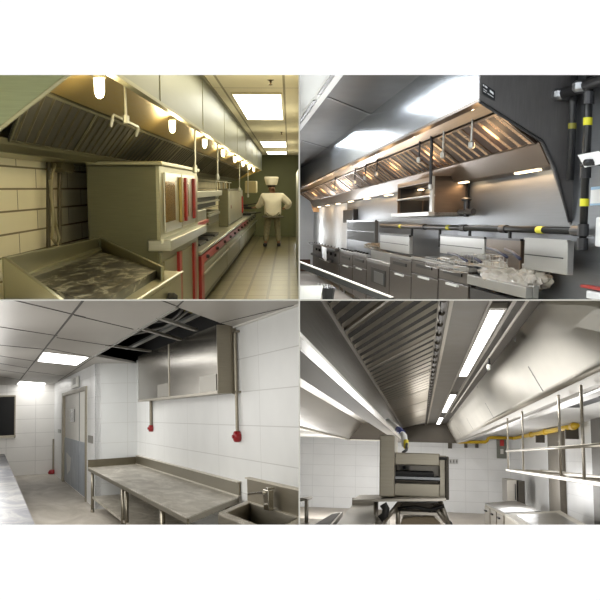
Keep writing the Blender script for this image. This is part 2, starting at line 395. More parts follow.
for a, b, hs in ((163.5, 179.5, 178), (180.5, 193, 182)):
    d = R.build(R.rect(MB(), XE, a, b, 172, 234, .02, at=160), 'door', st_l, t, bevel=.004)
    R.build(R.rect(MB(), XE+.02, a+1.8, b-4.5, 181, 224, .004, at=160), 'door_window', glass('amber_glass'+str(a), (190, 150, 60), .1), d)
    R.build(R.rect(MB(), XE+.016, a+2, b-4.7, 181.5, 223.5, .003, at=160), 'oven_glow', amber, d)
    yy = R.Y(b-2.2, XE, 0); R.build(MB().box(XE+.02, XE+.05, yy-.06, yy+.06, zb+.1, zt-.08), 'handle', red if hs == 182 else gold, d, bevel=.008)
yy = R.Y(182.5, XE, 0); R.build(MB().box(XE+.02, XE+.045, yy-.05, yy+.05, zb+.1, zt-.08), 'handle_trim', red, t)
R.build(MB().box(xb+.05, XE-.03, y0+.05, y1, ZF+.1, zb-.09), 'lower_body', st_d, t)
R.build(MB().box(XE-.03, XE, y0+.05, y1, ZF+.15, zb-.11), 'lower_front', st, t)
for a, b in ((163, 178), (181, 193)):
    d = R.build(R.rect(MB(), XE, a, b, 262, 330, .02, at=160), 'lower_door', st, t, bevel=.004)
    yy = R.Y(b-1.5, XE, -.9); R.build(MB().box(XE+.02, XE+.045, yy-.08, yy+.08, -1.2, zb-.16), 'handle', red, d)
R.build(R.rect(MB(), XE+.09, 161, 163, 240, 244, .006, at=160), 'data_plate', paint('plate_white', (220, 220, 205), .4), t)
# --- red trimmed range with broiler
def base(name, label, cat, px0, px1, ztop, doors, extra_red=True):
    y0, y1 = R.Y(px0, XE, -.9), R.Y(px1, XE, -.9)
    t = R.thing(name, label, cat, V(-1.45, (y0+y1)/2, ZF))
    R.build(MB().box(-1.85, XE-.01, y0, y1, ZF+.12, ztop-.04), 'body', st_d, t)
    R.build(MB().box(-1.87, XE+.03, y0, y1, ztop-.04, ztop), 'top', st_l, t, bevel=.006)
    R.build(MB().box(-1.8, XE-.08, y0+.05, y1-.05, ZF, ZF+.12), 'plinth', blk, t)
    n = len(doors)
    for i, kind in enumerate(doors):
        a, b = lp(y0, y1, i/n)+.04, lp(y0, y1, (i+1)/n)-.04
        d = R.build(MB().box(XE-.01, XE+.015, a, b, ZF+.2, ztop-.2), 'door', st, t, bevel=.004)
        R.build(MB().bar(V(XE+.05, a+.1, ztop-.27), V(XE+.05, b-.1, ztop-.27), .022), 'handle', st_l, d)
    if extra_red: R.build(MB().box(XE-.01, XE+.02, y0, y1, ztop-.16, ztop-.06), 'control_strip', red, t)
    m = 0
    for i in range(n*3):
        yy = lp(y0, y1, (i+.5)/(n*3)); R.build(MB().lathe((XE+.02, yy, ztop-.11), [(.024, 0), (.024, .03), (.01, .04)], 10, 'x'), 'knob', blk, t)
    return t, y0, y1
t, ya, yb = base('range', 'red-trimmed steel range beside the double oven with a wide oven door', 'range', 199, 226, -.735, ['d'])
yy = R.Y(201.5, XE, -.9)
R.build(MB().box(XE-.02, XE+.03, ya, ya+.3, ZF+.1, -.80), 'end_trim', red, t)
R.build(MB().box(-1.85, -1.5, ya, yb, -.73, .18), 'back_riser', st, t, bevel=.01)
b1 = R.build(MB().box(-1.6, -1.08, ya+.2, yb-.3, -.12, -.04), 'high_shelf', st_l, t, bevel=.006)
R.build(MB().box(-1.6, -1.12, ya+.1, ya+1.6, -.5, -.28), 'broiler_box', st_l, t, bevel=.006)
R.build(MB().box(-1.6, -1.16, ya+.1, yb-.6, -.27, -.13), 'broiler_void', blk, t)
R.build(MB().box(-1.6, -1.10, ya+.1, yb-.6, -.20, -.18), 'broiler_rack', st_l, t)
R.build(MB().box(-1.6, -1.12, ya+1.9, yb-.5, -.52, -.34), 'broiler_box', st_d, t, bevel=.006)
R.build(MB().box(-1.14, -1.10, ya+1.9, yb-.5, -.40, -.37), 'broiler_lip', st_l, t)
R.build(MB().box(-1.12, -1.09, ya+.1, ya+1.6, -.46, -.42), 'broiler_handle', red, t)
R.build(MB().box(-1.12, -1.09, ya-.02, ya+.1, -.73, -.1), 'red_upright', red, t)
for k in range(3):
    yy = ya+.8+1.0*k
    R.build(MB().box(-1.5, -1.12, yy, yy+.7, -.73, -.70), 'grate', blk, t)
t, ya, yb = base('work_cabinet', 'steel cabinet with two doors and red ledge under the tall steamer', 'cabinet', 226, 247, -.73, ['d', 'd'])
y0, y1 = R.Y(228, -1.15, -.3), R.Y(242, -1.15, -.3)
t = R.thing('steamer', 'tall upright steamer cabinet standing on the red-ledged counter', 'steamer', V(-1.5, (y0+y1)/2, -.73))
R.build(MB().box(-1.33, -1.15, y0, y1, -.73, -.02), 'body', st_d, t, bevel=.01)
R.build(MB().box(-1.15, -1.13, y0+.1, y1-.1, -.68, -.06), 'door', st_l, t)
R.build(MB().box(-1.13, -1.10, y1-.5, y1-.35, -.6, -.2), 'handle', red, t)
y0 = R.Y(226, -1.3, -.5)
t = R.thing('mixer', 'small red-topped steel mixer on the counter before the steamer', 'mixer', V(-1.3, y0-1, -.73))
R.build(MB().lathe((-1.25, y0-.9, -.73), [(.1, 0), (.1, .02), (.04, .04), (.04, .3), (.07, .32)]), 'stand', st_l, t)
R.build(MB().lathe((-1.25, y0-.9, -.42), [(.11, 0), (.13, .03), (.13, .08), (.08, .11)]), 'head', red, t)
t, ya, yb = base('counter', 'plain steel counter at the far end of the cooking line, in front of the cook', 'counter', 247, 258, -.73, ['d', 'd'], False)
for k, (px, py, r) in enumerate(((246, 219, .16), (251, 223, .17), (249, 212, .15))):
    p = V(-1.15-.08*k, R.Y(px, -1.15, -.6), -.73+.1*k)
    t = R.thing('frying_pan', 'black pan in the dark pile on the far counter, '+['lowest', 'middle', 'topmost'][k], 'pan', p, 'black pans by the cook')
    R.build(MB().lathe(p, [(r*.8, 0), (r, .05), (r+.01, .06), (r-.01, .055), (r*.75, .012)]), 'pan_body', blk, t)
    R.build(MB().bar(p+V(r, -.1, .05), p+V(r+.25, -.4, .1), .025), 'handle', blk, t)
p = R.at(249.5, 193, y=17.5); R.one(MB().box(p.x-.1, p.x+.15, p.y, p.y+.6, p.z, p.z+.26), 'paper_dispenser', cream, 'cream dispenser box hanging beyond the steamer', 'dispenser', bevel=.02)
p = V(-1.0, 18.6, -.2)
t = R.thing('utensil_rack', 'rack of hanging ladles and tongs beyond the steamer', 'utensil rack', p)
R.build(MB().cyl(V(-1.35, 14.8, .12), V(-1.35, 18.8, .12), .012), 'rail', st_l, t)
for k in range(7):
    yy = 15+.55*k; R.build(MB().cyl(V(-1.35, yy, .12), V(-1.35, yy, -.16), .01).lathe((-1.35, yy, -.2), [(.02, 0), (.05, .03), (.05, .05)]), 'ladle', gold if k % 2 else st_l, t)
# --- thin tall cabinet at the right edge
R.one(MB().box(.135, .55, 12.2, 15.5, ZF, .28), 'tall_cabinet', steel('pale_steel', (170, 176, 168), .4, .6), 'narrow edge of a tall pale cabinet at the right of the corridor', 'cabinet', bevel=.01)
# --- the cook
def skin_mesh(R, name, verts, edges, mat, parent, sub=2, root=0):
    o0 = ORG[parent]; me = bpy.data.meshes.new(name)
    me.from_pydata([Vector(v[:3])-o0 for v in verts], edges, []); me.materials.append(mat)
    o = bpy.data.objects.new(name, me); COL.objects.link(o); o.parent = parent; ORG[o] = o0
    sk = o.modifiers.new('skin', 'SKIN'); sk.use_smooth_shade = True
    for i, v in enumerate(verts):
        r = v[3]; me.skin_vertices[0].data[i].radius = (r, v[4] if len(v) > 4 else r); me.skin_vertices[0].data[i].use_root = (i == root)
    s = o.modifiers.new('sub', 'SUBSURF'); s.levels = sub; s.render_levels = sub
    return o
cx, cy, fz = -.42, 20.8, ZF
skin = paint('skin', (150, 110, 84), .6); white = paint('cook_white', (232, 224, 200), .8, var=.06, vs=6); trou = paint('check_trousers', (128, 122, 96), .8, var=.2, vs=20)
t = R.thing('person', 'cook in white jacket and flat white hat working at the far counter, seen from behind', 'person', V(cx, cy, fz))
def P(x, y, z, r, r2=None): return (cx+x, cy+y, fz+z, r, r2 or r)
body = [P(0, 0, .93, .15, .11), P(0, -.02, 1.15, .14, .11), P(0, -.03, 1.38, .17, .11), P(.0, -.02, 1.48, .06), P(-.02, .01, 1.60, .085, .095), P(-.03, .03, 1.70, .085, .1),
        P(-.20, -.02, 1.40, .06), P(-.28, .10, 1.18, .048), P(-.42, .30, 1.08, .036), P(-.50, .36, 1.08, .03),
        P(.20, -.02, 1.40, .06), P(.42, .02, 1.19, .048), P(.34, .28, 1.06, .036), P(.26, .38, 1.06, .03),
        P(-.10, 0, .88, .09), P(-.15, .04, .5, .062), P(-.19, -.02, .1, .045), P(-.20, .12, .05, .04),
        P(.10, 0, .88, .09), P(.12, .04, .5, .062), P(.15, -.02, .1, .045), P(.16, .12, .05, .04)]
be = [(0, 1), (1, 2), (2, 3), (3, 4), (4, 5), (2, 6), (6, 7), (7, 8), (8, 9), (2, 10), (10, 11), (11, 12), (12, 13), (0, 14), (14, 15), (15, 16), (16, 17), (0, 18), (18, 19), (19, 20), (20, 21)]
skin_mesh(R, 'body', body, be, skin, t)
for hx, hy in ((-.50, .36), (.26, .38)):
    for k in range(5):
        o_ = (k-2)*.018; sgn = 1 if hx < 0 else -1
        L_ = (.05, .075, .085, .078, .06)[k]
        skin_mesh(R, 'finger', [P(hx+o_*.3, hy+.01, 1.08 if hx < 0 else 1.06, .011), P(hx+o_-.02*sgn, hy+L_*.6, 1.07 if hx < 0 else 1.03, .010), P(hx+o_-.02*sgn, hy+L_, 1.045 if hx < 0 else 1.005, .009)], [(0, 1), (1, 2)], skin, t, 1)
jk = [P(0, 0, .80, .25, .18), P(0, -.01, 1.0, .235, .17), P(0, -.03, 1.2, .245, .17), P(0, -.03, 1.38, .24, .15), P(0, -.02, 1.47, .085),
      P(-.23, -.02, 1.39, .11), P(-.31, .10, 1.18, .095), P(-.42, .29, 1.085, .07), P(.23, -.02, 1.39, .11), P(.43, .02, 1.19, .10), P(.345, .27, 1.065, .075)]
skin_mesh(R, 'jacket', jk, [(0, 1), (1, 2), (2, 3), (3, 4), (3, 5), (5, 6), (6, 7), (3, 8), (8, 9), (9, 10)], white, t)
skin_mesh(R, 'trousers', [P(0, 0, .92, .15, .12), P(-.10, 0, .86, .11), P(-.15, .04, .5, .085), P(-.19, -.01, .12, .07), P(.10, 0, .86, .11), P(.12, .04, .5, .085), P(.15, -.01, .12, .07)], [(0, 1), (1, 2), (2, 3), (0, 4), (4, 5), (5, 6)], trou, t)
for x in (-.20, .155): R.build(MB().prism([V(cx+x-.05, cy-.10, fz), V(cx+x+.05, cy-.10, fz), V(cx+x+.05, cy+.2, fz), V(cx+x-.05, cy+.2, fz)], (0, 0, .09)), 'shoe', blk, t, bevel=.03)
R.build(MB().lathe((cx-.03, cy+.02, fz+1.64), [(.098, 0), (.102, .04), (.09, .09), (.05, .1)], 16), 'hair', paint('dark_hair', (50, 38, 26), .8), t, smooth=True)
R.build(MB().lathe((cx-.03, cy+.02, fz+1.70), [(.13, 0), (.145, .02), (.185, .20), (.17, .23), (.02, .22)], 20), 'hat', white, t, smooth=True)
R.build(MB().lathe((cx, cy, fz+.82), [(.27, -.02), (.28, 0), (.27, .03)], 20), 'apron_tie', paint('apron_band', (90, 86, 70), .8), t)
R.build(MB().prism([V(cx-.075, cy+.135, fz+1.61), V(cx+.01, cy+.135, fz+1.61), V(cx-.03, cy+.15, fz+1.57)], (0, .01, .03)), 'chin', skin, t)
t.scale = (1, 1, .925)
# lighting of this room
for y in (7, 13.5, 20.5): R.area((-.35, y, ZC-.03), .5, 3.0, 16, (1, .93, .68))
R.point((-.95, 3.45, -.1), 18, (1, .95, .8), .3)
R.lamp_row((4.5, 7, 10.5, 14, 18, 22), -.2, .3, 11, (1, .92, .66))
# =====================================================================================
# upper right: dark steel cooking line under a long hood, black gas pipe
# =====================================================================================
R = Room(230, 222, (1, 1), 0); TR = R
XH, ZL = 1.8, .9; ZC = 1.39; XW = 2.5; ZF = -1.45
YE = R.Y(481, XH, ZL)
ss = steel('grey_steel', (140, 142, 146), .3, .9, (2, .5, 60), .1)
sd = steel('dark_steel', (66, 66, 68), .38, .85)
sb = steel('brown_steel', (104, 90, 78), .34, .9)
sl = steel('light_steel', (176, 176, 174), .34, .85, (1, .3, 14), .07, .7, .0)
unit = steel('unit_front', (104, 98, 94), .36, .8)
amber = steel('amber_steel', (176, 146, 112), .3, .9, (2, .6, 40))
blk = paint('pipe_black', (20, 20, 21), .35); yel = paint('yellow_band', (210, 205, 40), .5)
white = paint('white_paint', (226, 228, 230), .6, var=.03)
R.struct(MB().box(-2, 8, 2.0, 26, ZF-.05, ZF), 'floor', paint('pale_floor', (190, 184, 176), .5, var=.08))
R.struct(MB().box(-2, 8, 24, 24.1, ZF, ZC+.05), 'wall_back', white)
yw = R.Y(347, XW, .1)
R.struct(MB().box(XW, XW+.1, yw, 25, ZF, ZC), 'wall_left', white)
R.struct(MB().box(XW, XW+.1, 2.0, yw, ZF, ZC), 'wall_right', steel('wall_steel', (120, 123, 128), .4, .8, (2, .6, 30), .12))
bz = R.Z(277, 1.9, 20)
R.struct(MB().box(-1, 2.4, 23.9, 24, ZF, ZF+.35), 'baseboard_back', paint('brown_base', (92, 62, 44), .6))
# ceiling: white grid part and dark steel panels part
xa = R.at(322, 101, z=ZC).x
R.struct(MB().box(xa, 8, 2.0, 26, ZC, ZC+.05), 'ceiling', steel('ceiling_steel', (42, 40, 39), .5, .35, (1, 1, 1), .4, .7))
R.struct(MB().box(-4, xa-.06, 2.0, 26, ZC, ZC+.05), 'ceiling', paint('white_ceiling', (236, 240, 244), .7))
R.struct(MB().box(xa-.07, xa, 2.0, 26, ZC-.02, ZC+.05), 'trim_1', paint('white_trim', (238, 240, 244), .5))
for (a, b) in (((327, 97), (380, 118)), ((300, 140), (327, 148))):
    p, q = R.at(*a, z=ZC), R.at(*b, z=ZC)
    R.struct(MB().bar(p-V(0, 0, .002), q-V(0, 0, .002), .05, .01), 'trim_2', paint('seam_dark', (50, 50, 50), .4, .6))
p, q = R.at(383, 103, z=ZC), R.at(425, 76, z=ZC)
# air slot in the white ceiling
t = R.thing('air_slot', 'long black slot diffuser in the white ceiling at the upper left', 'air diffuser', V(xa-.25, 9, ZC))
xs = R.at(319, 96, z=ZC).x
for k in range(4):
    y = 6.2+3.0*k; R.build(MB().box(xs-.035, xs+.035, y, y+2.6, ZC-.012, ZC-.002), 'slot', blk, t)
R.build(MB().box(xs-.06, xs+.06, 6.0, 19, ZC-.004, ZC), 'slot_frame', white, t)
# --- hood
t = h = R.thing('exhaust_hood', 'long steel exhaust hood with amber-lit filters above the fryers and range', 'exhaust hood', (2.1, 12, .44))
R.build(MB().box(XH-.015, XH, YE, 22.5, ZL, ZC), 'front_panel', steel('hood_front', (176, 182, 190), .22, .9, (2, .3, 2), .06), h)
R.build(MB().box(XH-.02, XH+.06, YE, 22.5, ZL-.025, ZL), 'front_lip', sb, h)
R.build(MB().prof([(XH-.02, ZL-.03), (2.25, .60), (2.33, .44), (XW, .0), (XW, ZC), (XH-.02, ZC)], YE-.03, YE), 'end_panel', steel('end_steel', (96, 94, 94), .4, .5, (30, 1, 2), .12), h)
R.build(MB().tube([V(XH-.02, YE-.04, ZL-.03), V(2.25, YE-.04, .6), V(2.35, YE-.04, .42), V(XW-.02, YE-.04, .02)], .012, 6), 'end_edge', sd, h)
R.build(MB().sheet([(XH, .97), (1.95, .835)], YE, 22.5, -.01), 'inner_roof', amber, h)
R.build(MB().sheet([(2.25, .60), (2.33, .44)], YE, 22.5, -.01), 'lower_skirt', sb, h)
for k in range(9):
    yy = YE+.35+1.9*k; R.build(MB().box(2.37, 2.41, yy, yy+.5, .418, .428), 'strip_lamp', glow('strip_glow%d' % k, (1, .8, .5), 6), h)
    R.area((2.40, yy+.6, .40), .05, 1.7, 5.0 if k < 4 else 1.0, (1, .66, .36))
R.build(MB().box(2.33, XW, YE, 22.5, .43, .45), 'rear_ledge', sb, h)
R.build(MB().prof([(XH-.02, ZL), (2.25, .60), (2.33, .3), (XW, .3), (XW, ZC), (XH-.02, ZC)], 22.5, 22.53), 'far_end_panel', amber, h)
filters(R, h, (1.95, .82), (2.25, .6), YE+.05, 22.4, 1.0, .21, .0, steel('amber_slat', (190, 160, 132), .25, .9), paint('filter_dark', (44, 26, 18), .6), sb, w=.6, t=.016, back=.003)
# warm lamps recessed along the lip and the strip under the skirt
wl = glow('warm_lamp', (1, .82, .55), 8)
for k, (px, w) in enumerate(((474, 'nearest the hood end'), (415, 'second from the near end'), (377, 'third from the near end'), (352, 'fourth from the near end'), (333, 'farthest of the five'))):
    y = R.Y(px, XH+.09, ZL); p = V(XH+.09, y, ZL+.01)
    q = R.thing('recessed_lamp', 'small round warm lamp in the hood lip, '+w, 'lamp', p, 'lamps in the hood lip')
    R.build(MB().lathe(p, [(.045, -.02), (.05, 0), (.02, .03)], 14), 'bezel', sb, q)
    R.build(MB().lathe(p-V(0, 0, .028), [(.03, 0), (.034, .008)], 14), 'lens', wl, q)
for k in range(8):
    R.point((2.02, YE+.7+1.95*k, .60), 3.0, (1, .62, .30), .08)
# --- label on the hood end
p = R.at(482.5, 82, y=YE-.045)
t = R.thing('sign_plate', 'small black label with white lettering on the near end of the dark hood', 'sign', p)
q = [R.at(x, y, y=YE-.05) for x, y in ((482.3, 82.5), (495, 91), (495, 100.8), (482.3, 93.5))]
R.build(MB().prism(q, (0, .004, 0)), 'plate', paint('label_black', (18, 22, 28), .5), t)
lt = paint('label_ink', (225, 228, 230), .5)
for (x0, y0_, x1, y1_, hh) in ((483.2, 84.0, 484.2, 84.8, 1.6), (485, 85.4, 487.3, 87, 1.4), (490, 89.6, 493.5, 92.6, 2.2), (483.4, 88.4, 487, 91, .5), (483.4, 90.6, 486, 92.4, .5), (487.5, 93, 493.5, 97, .5)):
    q = [R.at(x, y, y=YE-.054) for x, y in ((x0, y0_), (x1, y1_), (x1, y1_+hh), (x0, y0_+hh))]
    R.build(MB().prism(q, (0, .003, 0)), 'lettering', lt, t)
# --- support rods hanging from the hood
rods = [(473, 102, 145, 'nearest the end of the dark hood'), (444.5, 113, 155, 'second from the near end of the dark hood'), (432, 127, 187, 'long and dark beside the salamander'), (420.5, 127, 160, 'short, left of the long dark rod'), (378, 150, 174, 'fifth from the near end'), (366.5, 158, 178, 'sixth from the near end'), (356, 158, 182, 'seventh from the near end'), (336, 168, 190, 'at the far end')]
for px, a, b, w in rods:
    y = R.Y(px, XH+.14, ZL); A = V(XH+.14, y, R.Z(a, XH+.14, y)); B = R.at(px-1.5, b, y=y)
    q = R.thing('hanging_rod', 'thin hood rod with nozzle, '+w, 'rod', B, 'rods hanging inside the dark hood')
    R.build(MB().cyl(A, B, .01 if px != 432 else .016), 'rod', sl if px in (473, 444.5) else sd, q)
    R.build(MB().lathe(B-V(0, 0, .03), [(.01, 0), (.025, .01), (.025, .05), (.012, .06)]), 'nozzle', sl, q)
# --- salamander under the hood
xs = 2.12; yn = R.Y(434, xs, .15); yf = R.Y(397, xs, .15)
zt, zb = R.Z(176, xs, yn), R.Z(216, xs, yn); t = R.thing('salamander', 'wall-mounted steel salamander broiler with a black open front', 'broiler', V(2.3, (yn+yf)/2, zb))
R.build(MB().box(xs, XW-.02, yn, yn+.03, zb, zt), 'side_panel', sb, t, bevel=.005)
R.build(MB().box(xs, XW-.02, yf-.03, yf, zb, zt), 'side_panel', sb, t)
R.build(MB().box(xs, XW-.02, yn, yf, zt-.05, zt), 'top_panel', sb, t, bevel=.005)
R.build(MB().box(xs-.06, XW-.02, yn, yf+.1, zb, zb+.045), 'drip_tray', sl, t, bevel=.005)
R.build(MB().box(XW-.05, XW-.02, yn, yf, zb, zt), 'back_panel', blk, t)
R.build(MB().box(xs+.02, XW-.06, yn+.03, yf-.03, zb+.045, zb+.05), 'inside_floor', blk, t)
for q0 in (yn+.04, yf-.05): R.build(MB().box(xs+.03, XW-.07, q0, q0+.01, zb+.05, zt-.06), 'inner_liner', blk, t)
rk = MB(); rk.cyl(V(xs+.0, yn, lp(zb, zt, .52)), V(xs+.0, yf, lp(zb, zt, .52)), .012)
for k in range(10): yy = lp(yn, yf, (k+.5)/10); rk.cyl(V(xs, yy, lp(zb, zt, .52)), V(XW-.06, yy, lp(zb, zt, .52)), .006, 6)
R.build(rk, 'rack', sl, t)
R.build(MB().box(xs-.02, xs, yn, yn+.12, zb+.04, zt), 'front_post', sl, t)
# --- horizontal gas pipe with bands, fittings
xp = XW-.12; yl, yr = R.Y(381, xp, -.05), R.Y(583, xp, -.07); zp_ = R.Z(231, xp, yr)
t = R.thing('gas_pipe', 'thick black gas manifold pipe running along the wall behind the equipment', 'pipe', V(xp, (yl+yr)/2, zp_))
R.build(MB().cyl(V(xp, yl, zp_), V(xp, yr, zp_), .026, 16), 'pipe', blk, t, smooth=True)
for px in (541, 449, 401): yy = R.Y(px, xp, zp_); R.build(MB().cyl(V(xp, yy-.06, zp_), V(xp, yy+.06, zp_), .028, 16), 'yellow_band', yel, t)
for px in (578, 504, 464, 424): yy = R.Y(px, xp, zp_); R.build(MB().cyl(V(xp, yy-.07, zp_), V(xp, yy+.07, zp_), .036, 16), 'coupling', sd, t)
for px in (510, 470, 440, 412): yy = R.Y(px, xp, zp_); R.build(MB().cyl(V(xp, yy, zp_), V(xp, yy, zp_-.22), .016), 'drop_pipe', blk, t)
# vertical riser
yv = yr
t = R.thing('riser_pipe', 'vertical black gas riser with yellow bands, valve and paper tag', 'pipe', V(xp, yv, R.Z(245, xp, yv)))
ztop, zbot = ZC-.02, R.Z(246, xp, yv)
R.build(MB().cyl(V(xp, yv, zbot), V(xp, yv, ztop), .027, 16), 'pipe', blk, t, smooth=True)
for py in (121.5, 202.5): z = R.Z(py, xp, yv); R.build(MB().cyl(V(xp, yv, z-.025), V(xp, yv, z+.025), .030, 16), 'yellow_band', yel, t)
for py in (230, 244, 98, 172): z = R.Z(py, xp, yv); R.build(MB().cyl(V(xp, yv, z-.04), V(xp, yv, z+.04), .037, 12), 'coupling', sd, t)
z = R.Z(165, xp, yv); R.build(MB().cyl(V(xp-.05, yv-.05, z), V(xp+.02, yv-.35, z), .02), 'valve_stem', blk, t)
R.build(MB().lathe((xp-.05, yv-.2, z-.02), [(.05, 0), (.06, .02), (.05, .04)]), 'valve_wheel', sd, t)
z0_, z1_ = R.Z(166, xp-.05, yv-.1), R.Z(154.5, xp-.05, yv-.1)
R.build(MB().prism([V(xp-.05, yv-.5, z0_), V(xp-.05, yv-.1, z0_-.01), V(xp-.08, yv-.05, z1_), V(xp-.08, yv-.35, z1_)], (-.004, 0, 0)), 'paper_tag', white, t)
z = R.Z(84, xp, yv); 
t = R.thing('pipe_valve', 'cluster of grey valve fittings at the top of the riser pipe', 'valve', V(xp, yv+.3, z))
R.build(MB().cyl(V(xp, yv-.3, z), V(xp, yv+1.0, z), .04), 'valve_body', sd, t)
for dy in (.1, .45, .8): R.build(MB().lathe((xp, yv+dy, z-.04), [(.05, 0), (.07, .02), (.07, .06), (.05, .08)]), 'flange', ss, t)
R.build(MB().cyl(V(xp-.02, yv+.55, z), V(xp-.14, yv+.55, z+.05), .02), 'valve_stem', sd, t)
y2 = R.Y(563, xp, .5)
t = R.thing('thin_riser_pipe', 'second dark pipe with a yellow band just left of the riser', 'pipe', V(xp, y2, .2))
R.build(MB().cyl(V(xp+.06, y2, R.Z(180, xp, y2)), V(xp+.06, y2, ztop), .028, 14), 'pipe', paint('dark_pipe', (36, 37, 40), .4), t, smooth=True)
z = R.Z(126, xp, y2); R.build(MB().cyl(V(xp+.06, y2, z-.02), V(xp+.06, y2, z+.02), .03), 'yellow_band', paint('dull_yellow', (130, 126, 40), .5), t)
# wall valve fitting below hood middle
y3 = R.Y(463, XW-.1, .03); z3 = R.Z(209, XW-.1, y3)
t = R.thing('wall_valve', 'dark valve fitting on the wall right of the salamander', 'valve', V(XW-.1, y3, z3))
R.build(MB().cyl(V(XW-.1, y3+.15, z3-.03), V(XW-.1, y3-.35, z3-.03), .03), 'valve_body', sd, t)
R.build(MB().cyl(V(XW-.1, y3-.1, z3-.08), V(XW-.1, y3-.1, z3+.09), .028), 'stem', sd, t)
R.build(MB().lathe((XW-.1, y3-.1, z3+.08), [(.05, 0), (.055, .02), (.03, .035)]), 'cap', sd, t)
# papers and box at right edge
p = R.at(590.5, 188, x=XW-.012)
def wallrect(px0, px1, a, b, th=.01): return R.rect(MB(), XW-th, px0, px1, a, b, th)
t = R.one(wallrect(600.5, 590.5, 186, 205), 'wall_notice', paint('notice_blue', (150, 185, 214), .6), 'pale blue notice taped on the steel wall by the riser', 'notice')
R.build(R.rect(MB(), XW-.014, 600.5, 590.5, 189, 203, .004), 'paper', white, t, org=ORG[t])
R.one(wallrect(603, 595, 217, 247, .06), 'wall_box', white, 'white dispenser box at the right edge below the blue notice', 'dispenser', bevel=.01)
# --- equipment line
zt0 = -.48; XF = R.at(528, 286.7, z=zt0).x
def runit(name, label, cat, px0, px1, pyt, pyb, top=True, parts=None, split=19, slot=True, tag=True):
    """px0 = far edge, px1 = near edge, pyt = row of the top at the near edge"""
    zc = R.Z(pyt, XF, R.Y(px1, XF, zt0)); y1_, y0_ = R.Y(px1, XF, zc), R.Y(px0, XF, zc)
    t = R.thing(name, label, cat, V((XF+XW)/2, (y0_+y1_)/2, ZF))
    R.build(MB().box(XF+.02, XW-.13, y1_+.01, y0_-.01, ZF+.1, zc-.03), 'body', unit, t)
    for k in range(2):
        R.build(MB().cyl(V(XF+.08, lp(y1_, y0_, .1+.8*k), ZF), V(XF+.08, lp(y1_, y0_, .1+.8*k), ZF+.1), .02), 'leg', sl, t)
    if top: R.build(MB().box(XF-.01, XW-.13, y1_, y0_, zc-.04, zc), 'worktop', sl, t, bevel=.004)
    zs = zc-split*y1_/800
    d = R.build(MB().box(XF-.005, XF+.02, y1_+.03, y0_-.03, zs+.008, zc-.05), 'drawer_panel', unit, t, bevel=.004)
    if slot: R.build(MB().box(XF-.018, XF-.004, lp(y1_, y0_, .2), lp(y1_, y0_, .78), lp(zs, zc, .42), lp(zs, zc, .60)), 'slot_handle', blk, d)
    e = R.build(MB().box(XF-.005, XF+.02, y1_+.03, y0_-.03, ZF+.12, zs-.004), 'door', unit, t, bevel=.004)
    if tag: R.build(MB().box(XF-.03, XF-.005, lp(y1_, y0_, .3), lp(y1_, y0_, .66), zs-.036, zs-.015), 'door_pull', paint('pull_white', (225, 225, 222), .4), e)
    return t, y0_, y1_, zc
grate = paint('grate', (40, 38, 36), .5)
t, a, b, zc = runit('range', 'six-burner range with knobs and a towel at the far end of the dark line', 'range', 313, 340, 250, 0, split=15, slot=False)
for k in range(6): R.build(MB().lathe((XF-.05, lp(b, a, .1+.14*k), zc-.13), [(.035, 0), (.035, .045)], 12, 'x'), 'knob', blk, t)
R.build(MB().bar(V(XF-.09, lp(b, a, .1), zc-.27), V(XF-.09, lp(b, a, .9), zc-.27), .05), 'oven_handle', blk, t)
g = MB()
for k in range(9): yy = lp(b, a, (k+.5)/9); g.bar(V(XF+.02, yy, zc+.03), V(XW-.2, yy, zc+.03), .05, .03)
R.build(g, 'burner_grates', grate, t)
R.build(MB().box(XF-.12, XF+.0, b, a, zc-.03, zc+.02), 'front_rail', grate, t)
p = V(XF-.13, lp(b, a, .22), zc)
R.one(MB().prism([p+V(0, 0, .0), p+V(0, .9, .02), p+V(-.01, .6, -.25), p+V(-.02, -.1, -.28)], (-.02, 0, 0)), 'towel', white, 'white towel hanging over the rail of the far range', 'towel', bevel=.005)
labels = [('cabinet_unit', 'narrow steel unit next to the far range, first of two slim ones', 340, 353, 252.5), ('cabinet_unit', 'second slim steel unit from the far range, beside the recessed-window unit', 353, 367, 255)]
for n, l, p0, p1, yt in labels:
    t, a, b, zc = runit(n, l, 'cabinet', p0, p1, yt, 0, split=15)
    g = MB()
    for k in range(5): yy = lp(b, a, (k+.5)/5); g.bar(V(XF+.05, yy, zc+.02), V(XW-.2, yy, zc+.02), .04, .03)
    R.build(g, 'burner_grates', grate, t)
t, a, b, zc = runit('dump_station', 'lower steel unit with a square recessed opening between the range units and fryers', 'dump station', 367, 390, 264, 0, slot=False, tag=False, split=3)
z0_ = zc-10*b/800
R.build(MB().box(XF-.012, XF-.003, lp(b, a, .15), lp(b, a, .75), zc-.36, zc-.12), 'window_frame', blk, t)
R.build(MB().box(XF-.02, XF-.01, lp(b, a, .2), lp(b, a, .6), zc-.34, zc-.17), 'window_panel', ss, t)
R.build(MB().box(XF+.15, XW-.13, b, a, zc, zc+.14), 'back_guard', sl, t)
fr = []
for l, p0, p1, yt in (('deep fryer third from the right, beside the recessed-window unit', 390, 412, 257.5), ('deep fryer second from the right with slot handle', 412, 439, 261), ('deep fryer next to the large right-hand sink unit', 439, 470, 268)):
    t, a, b, zc = runit('fryer', l, 'fryer', p0, p1, yt, 0); fr.append((a, b, zc))
    R.build(MB().box(XF+.06, XW-.2, b+.1, a-.1, zc, zc+.006), 'oil_well', blk, t)
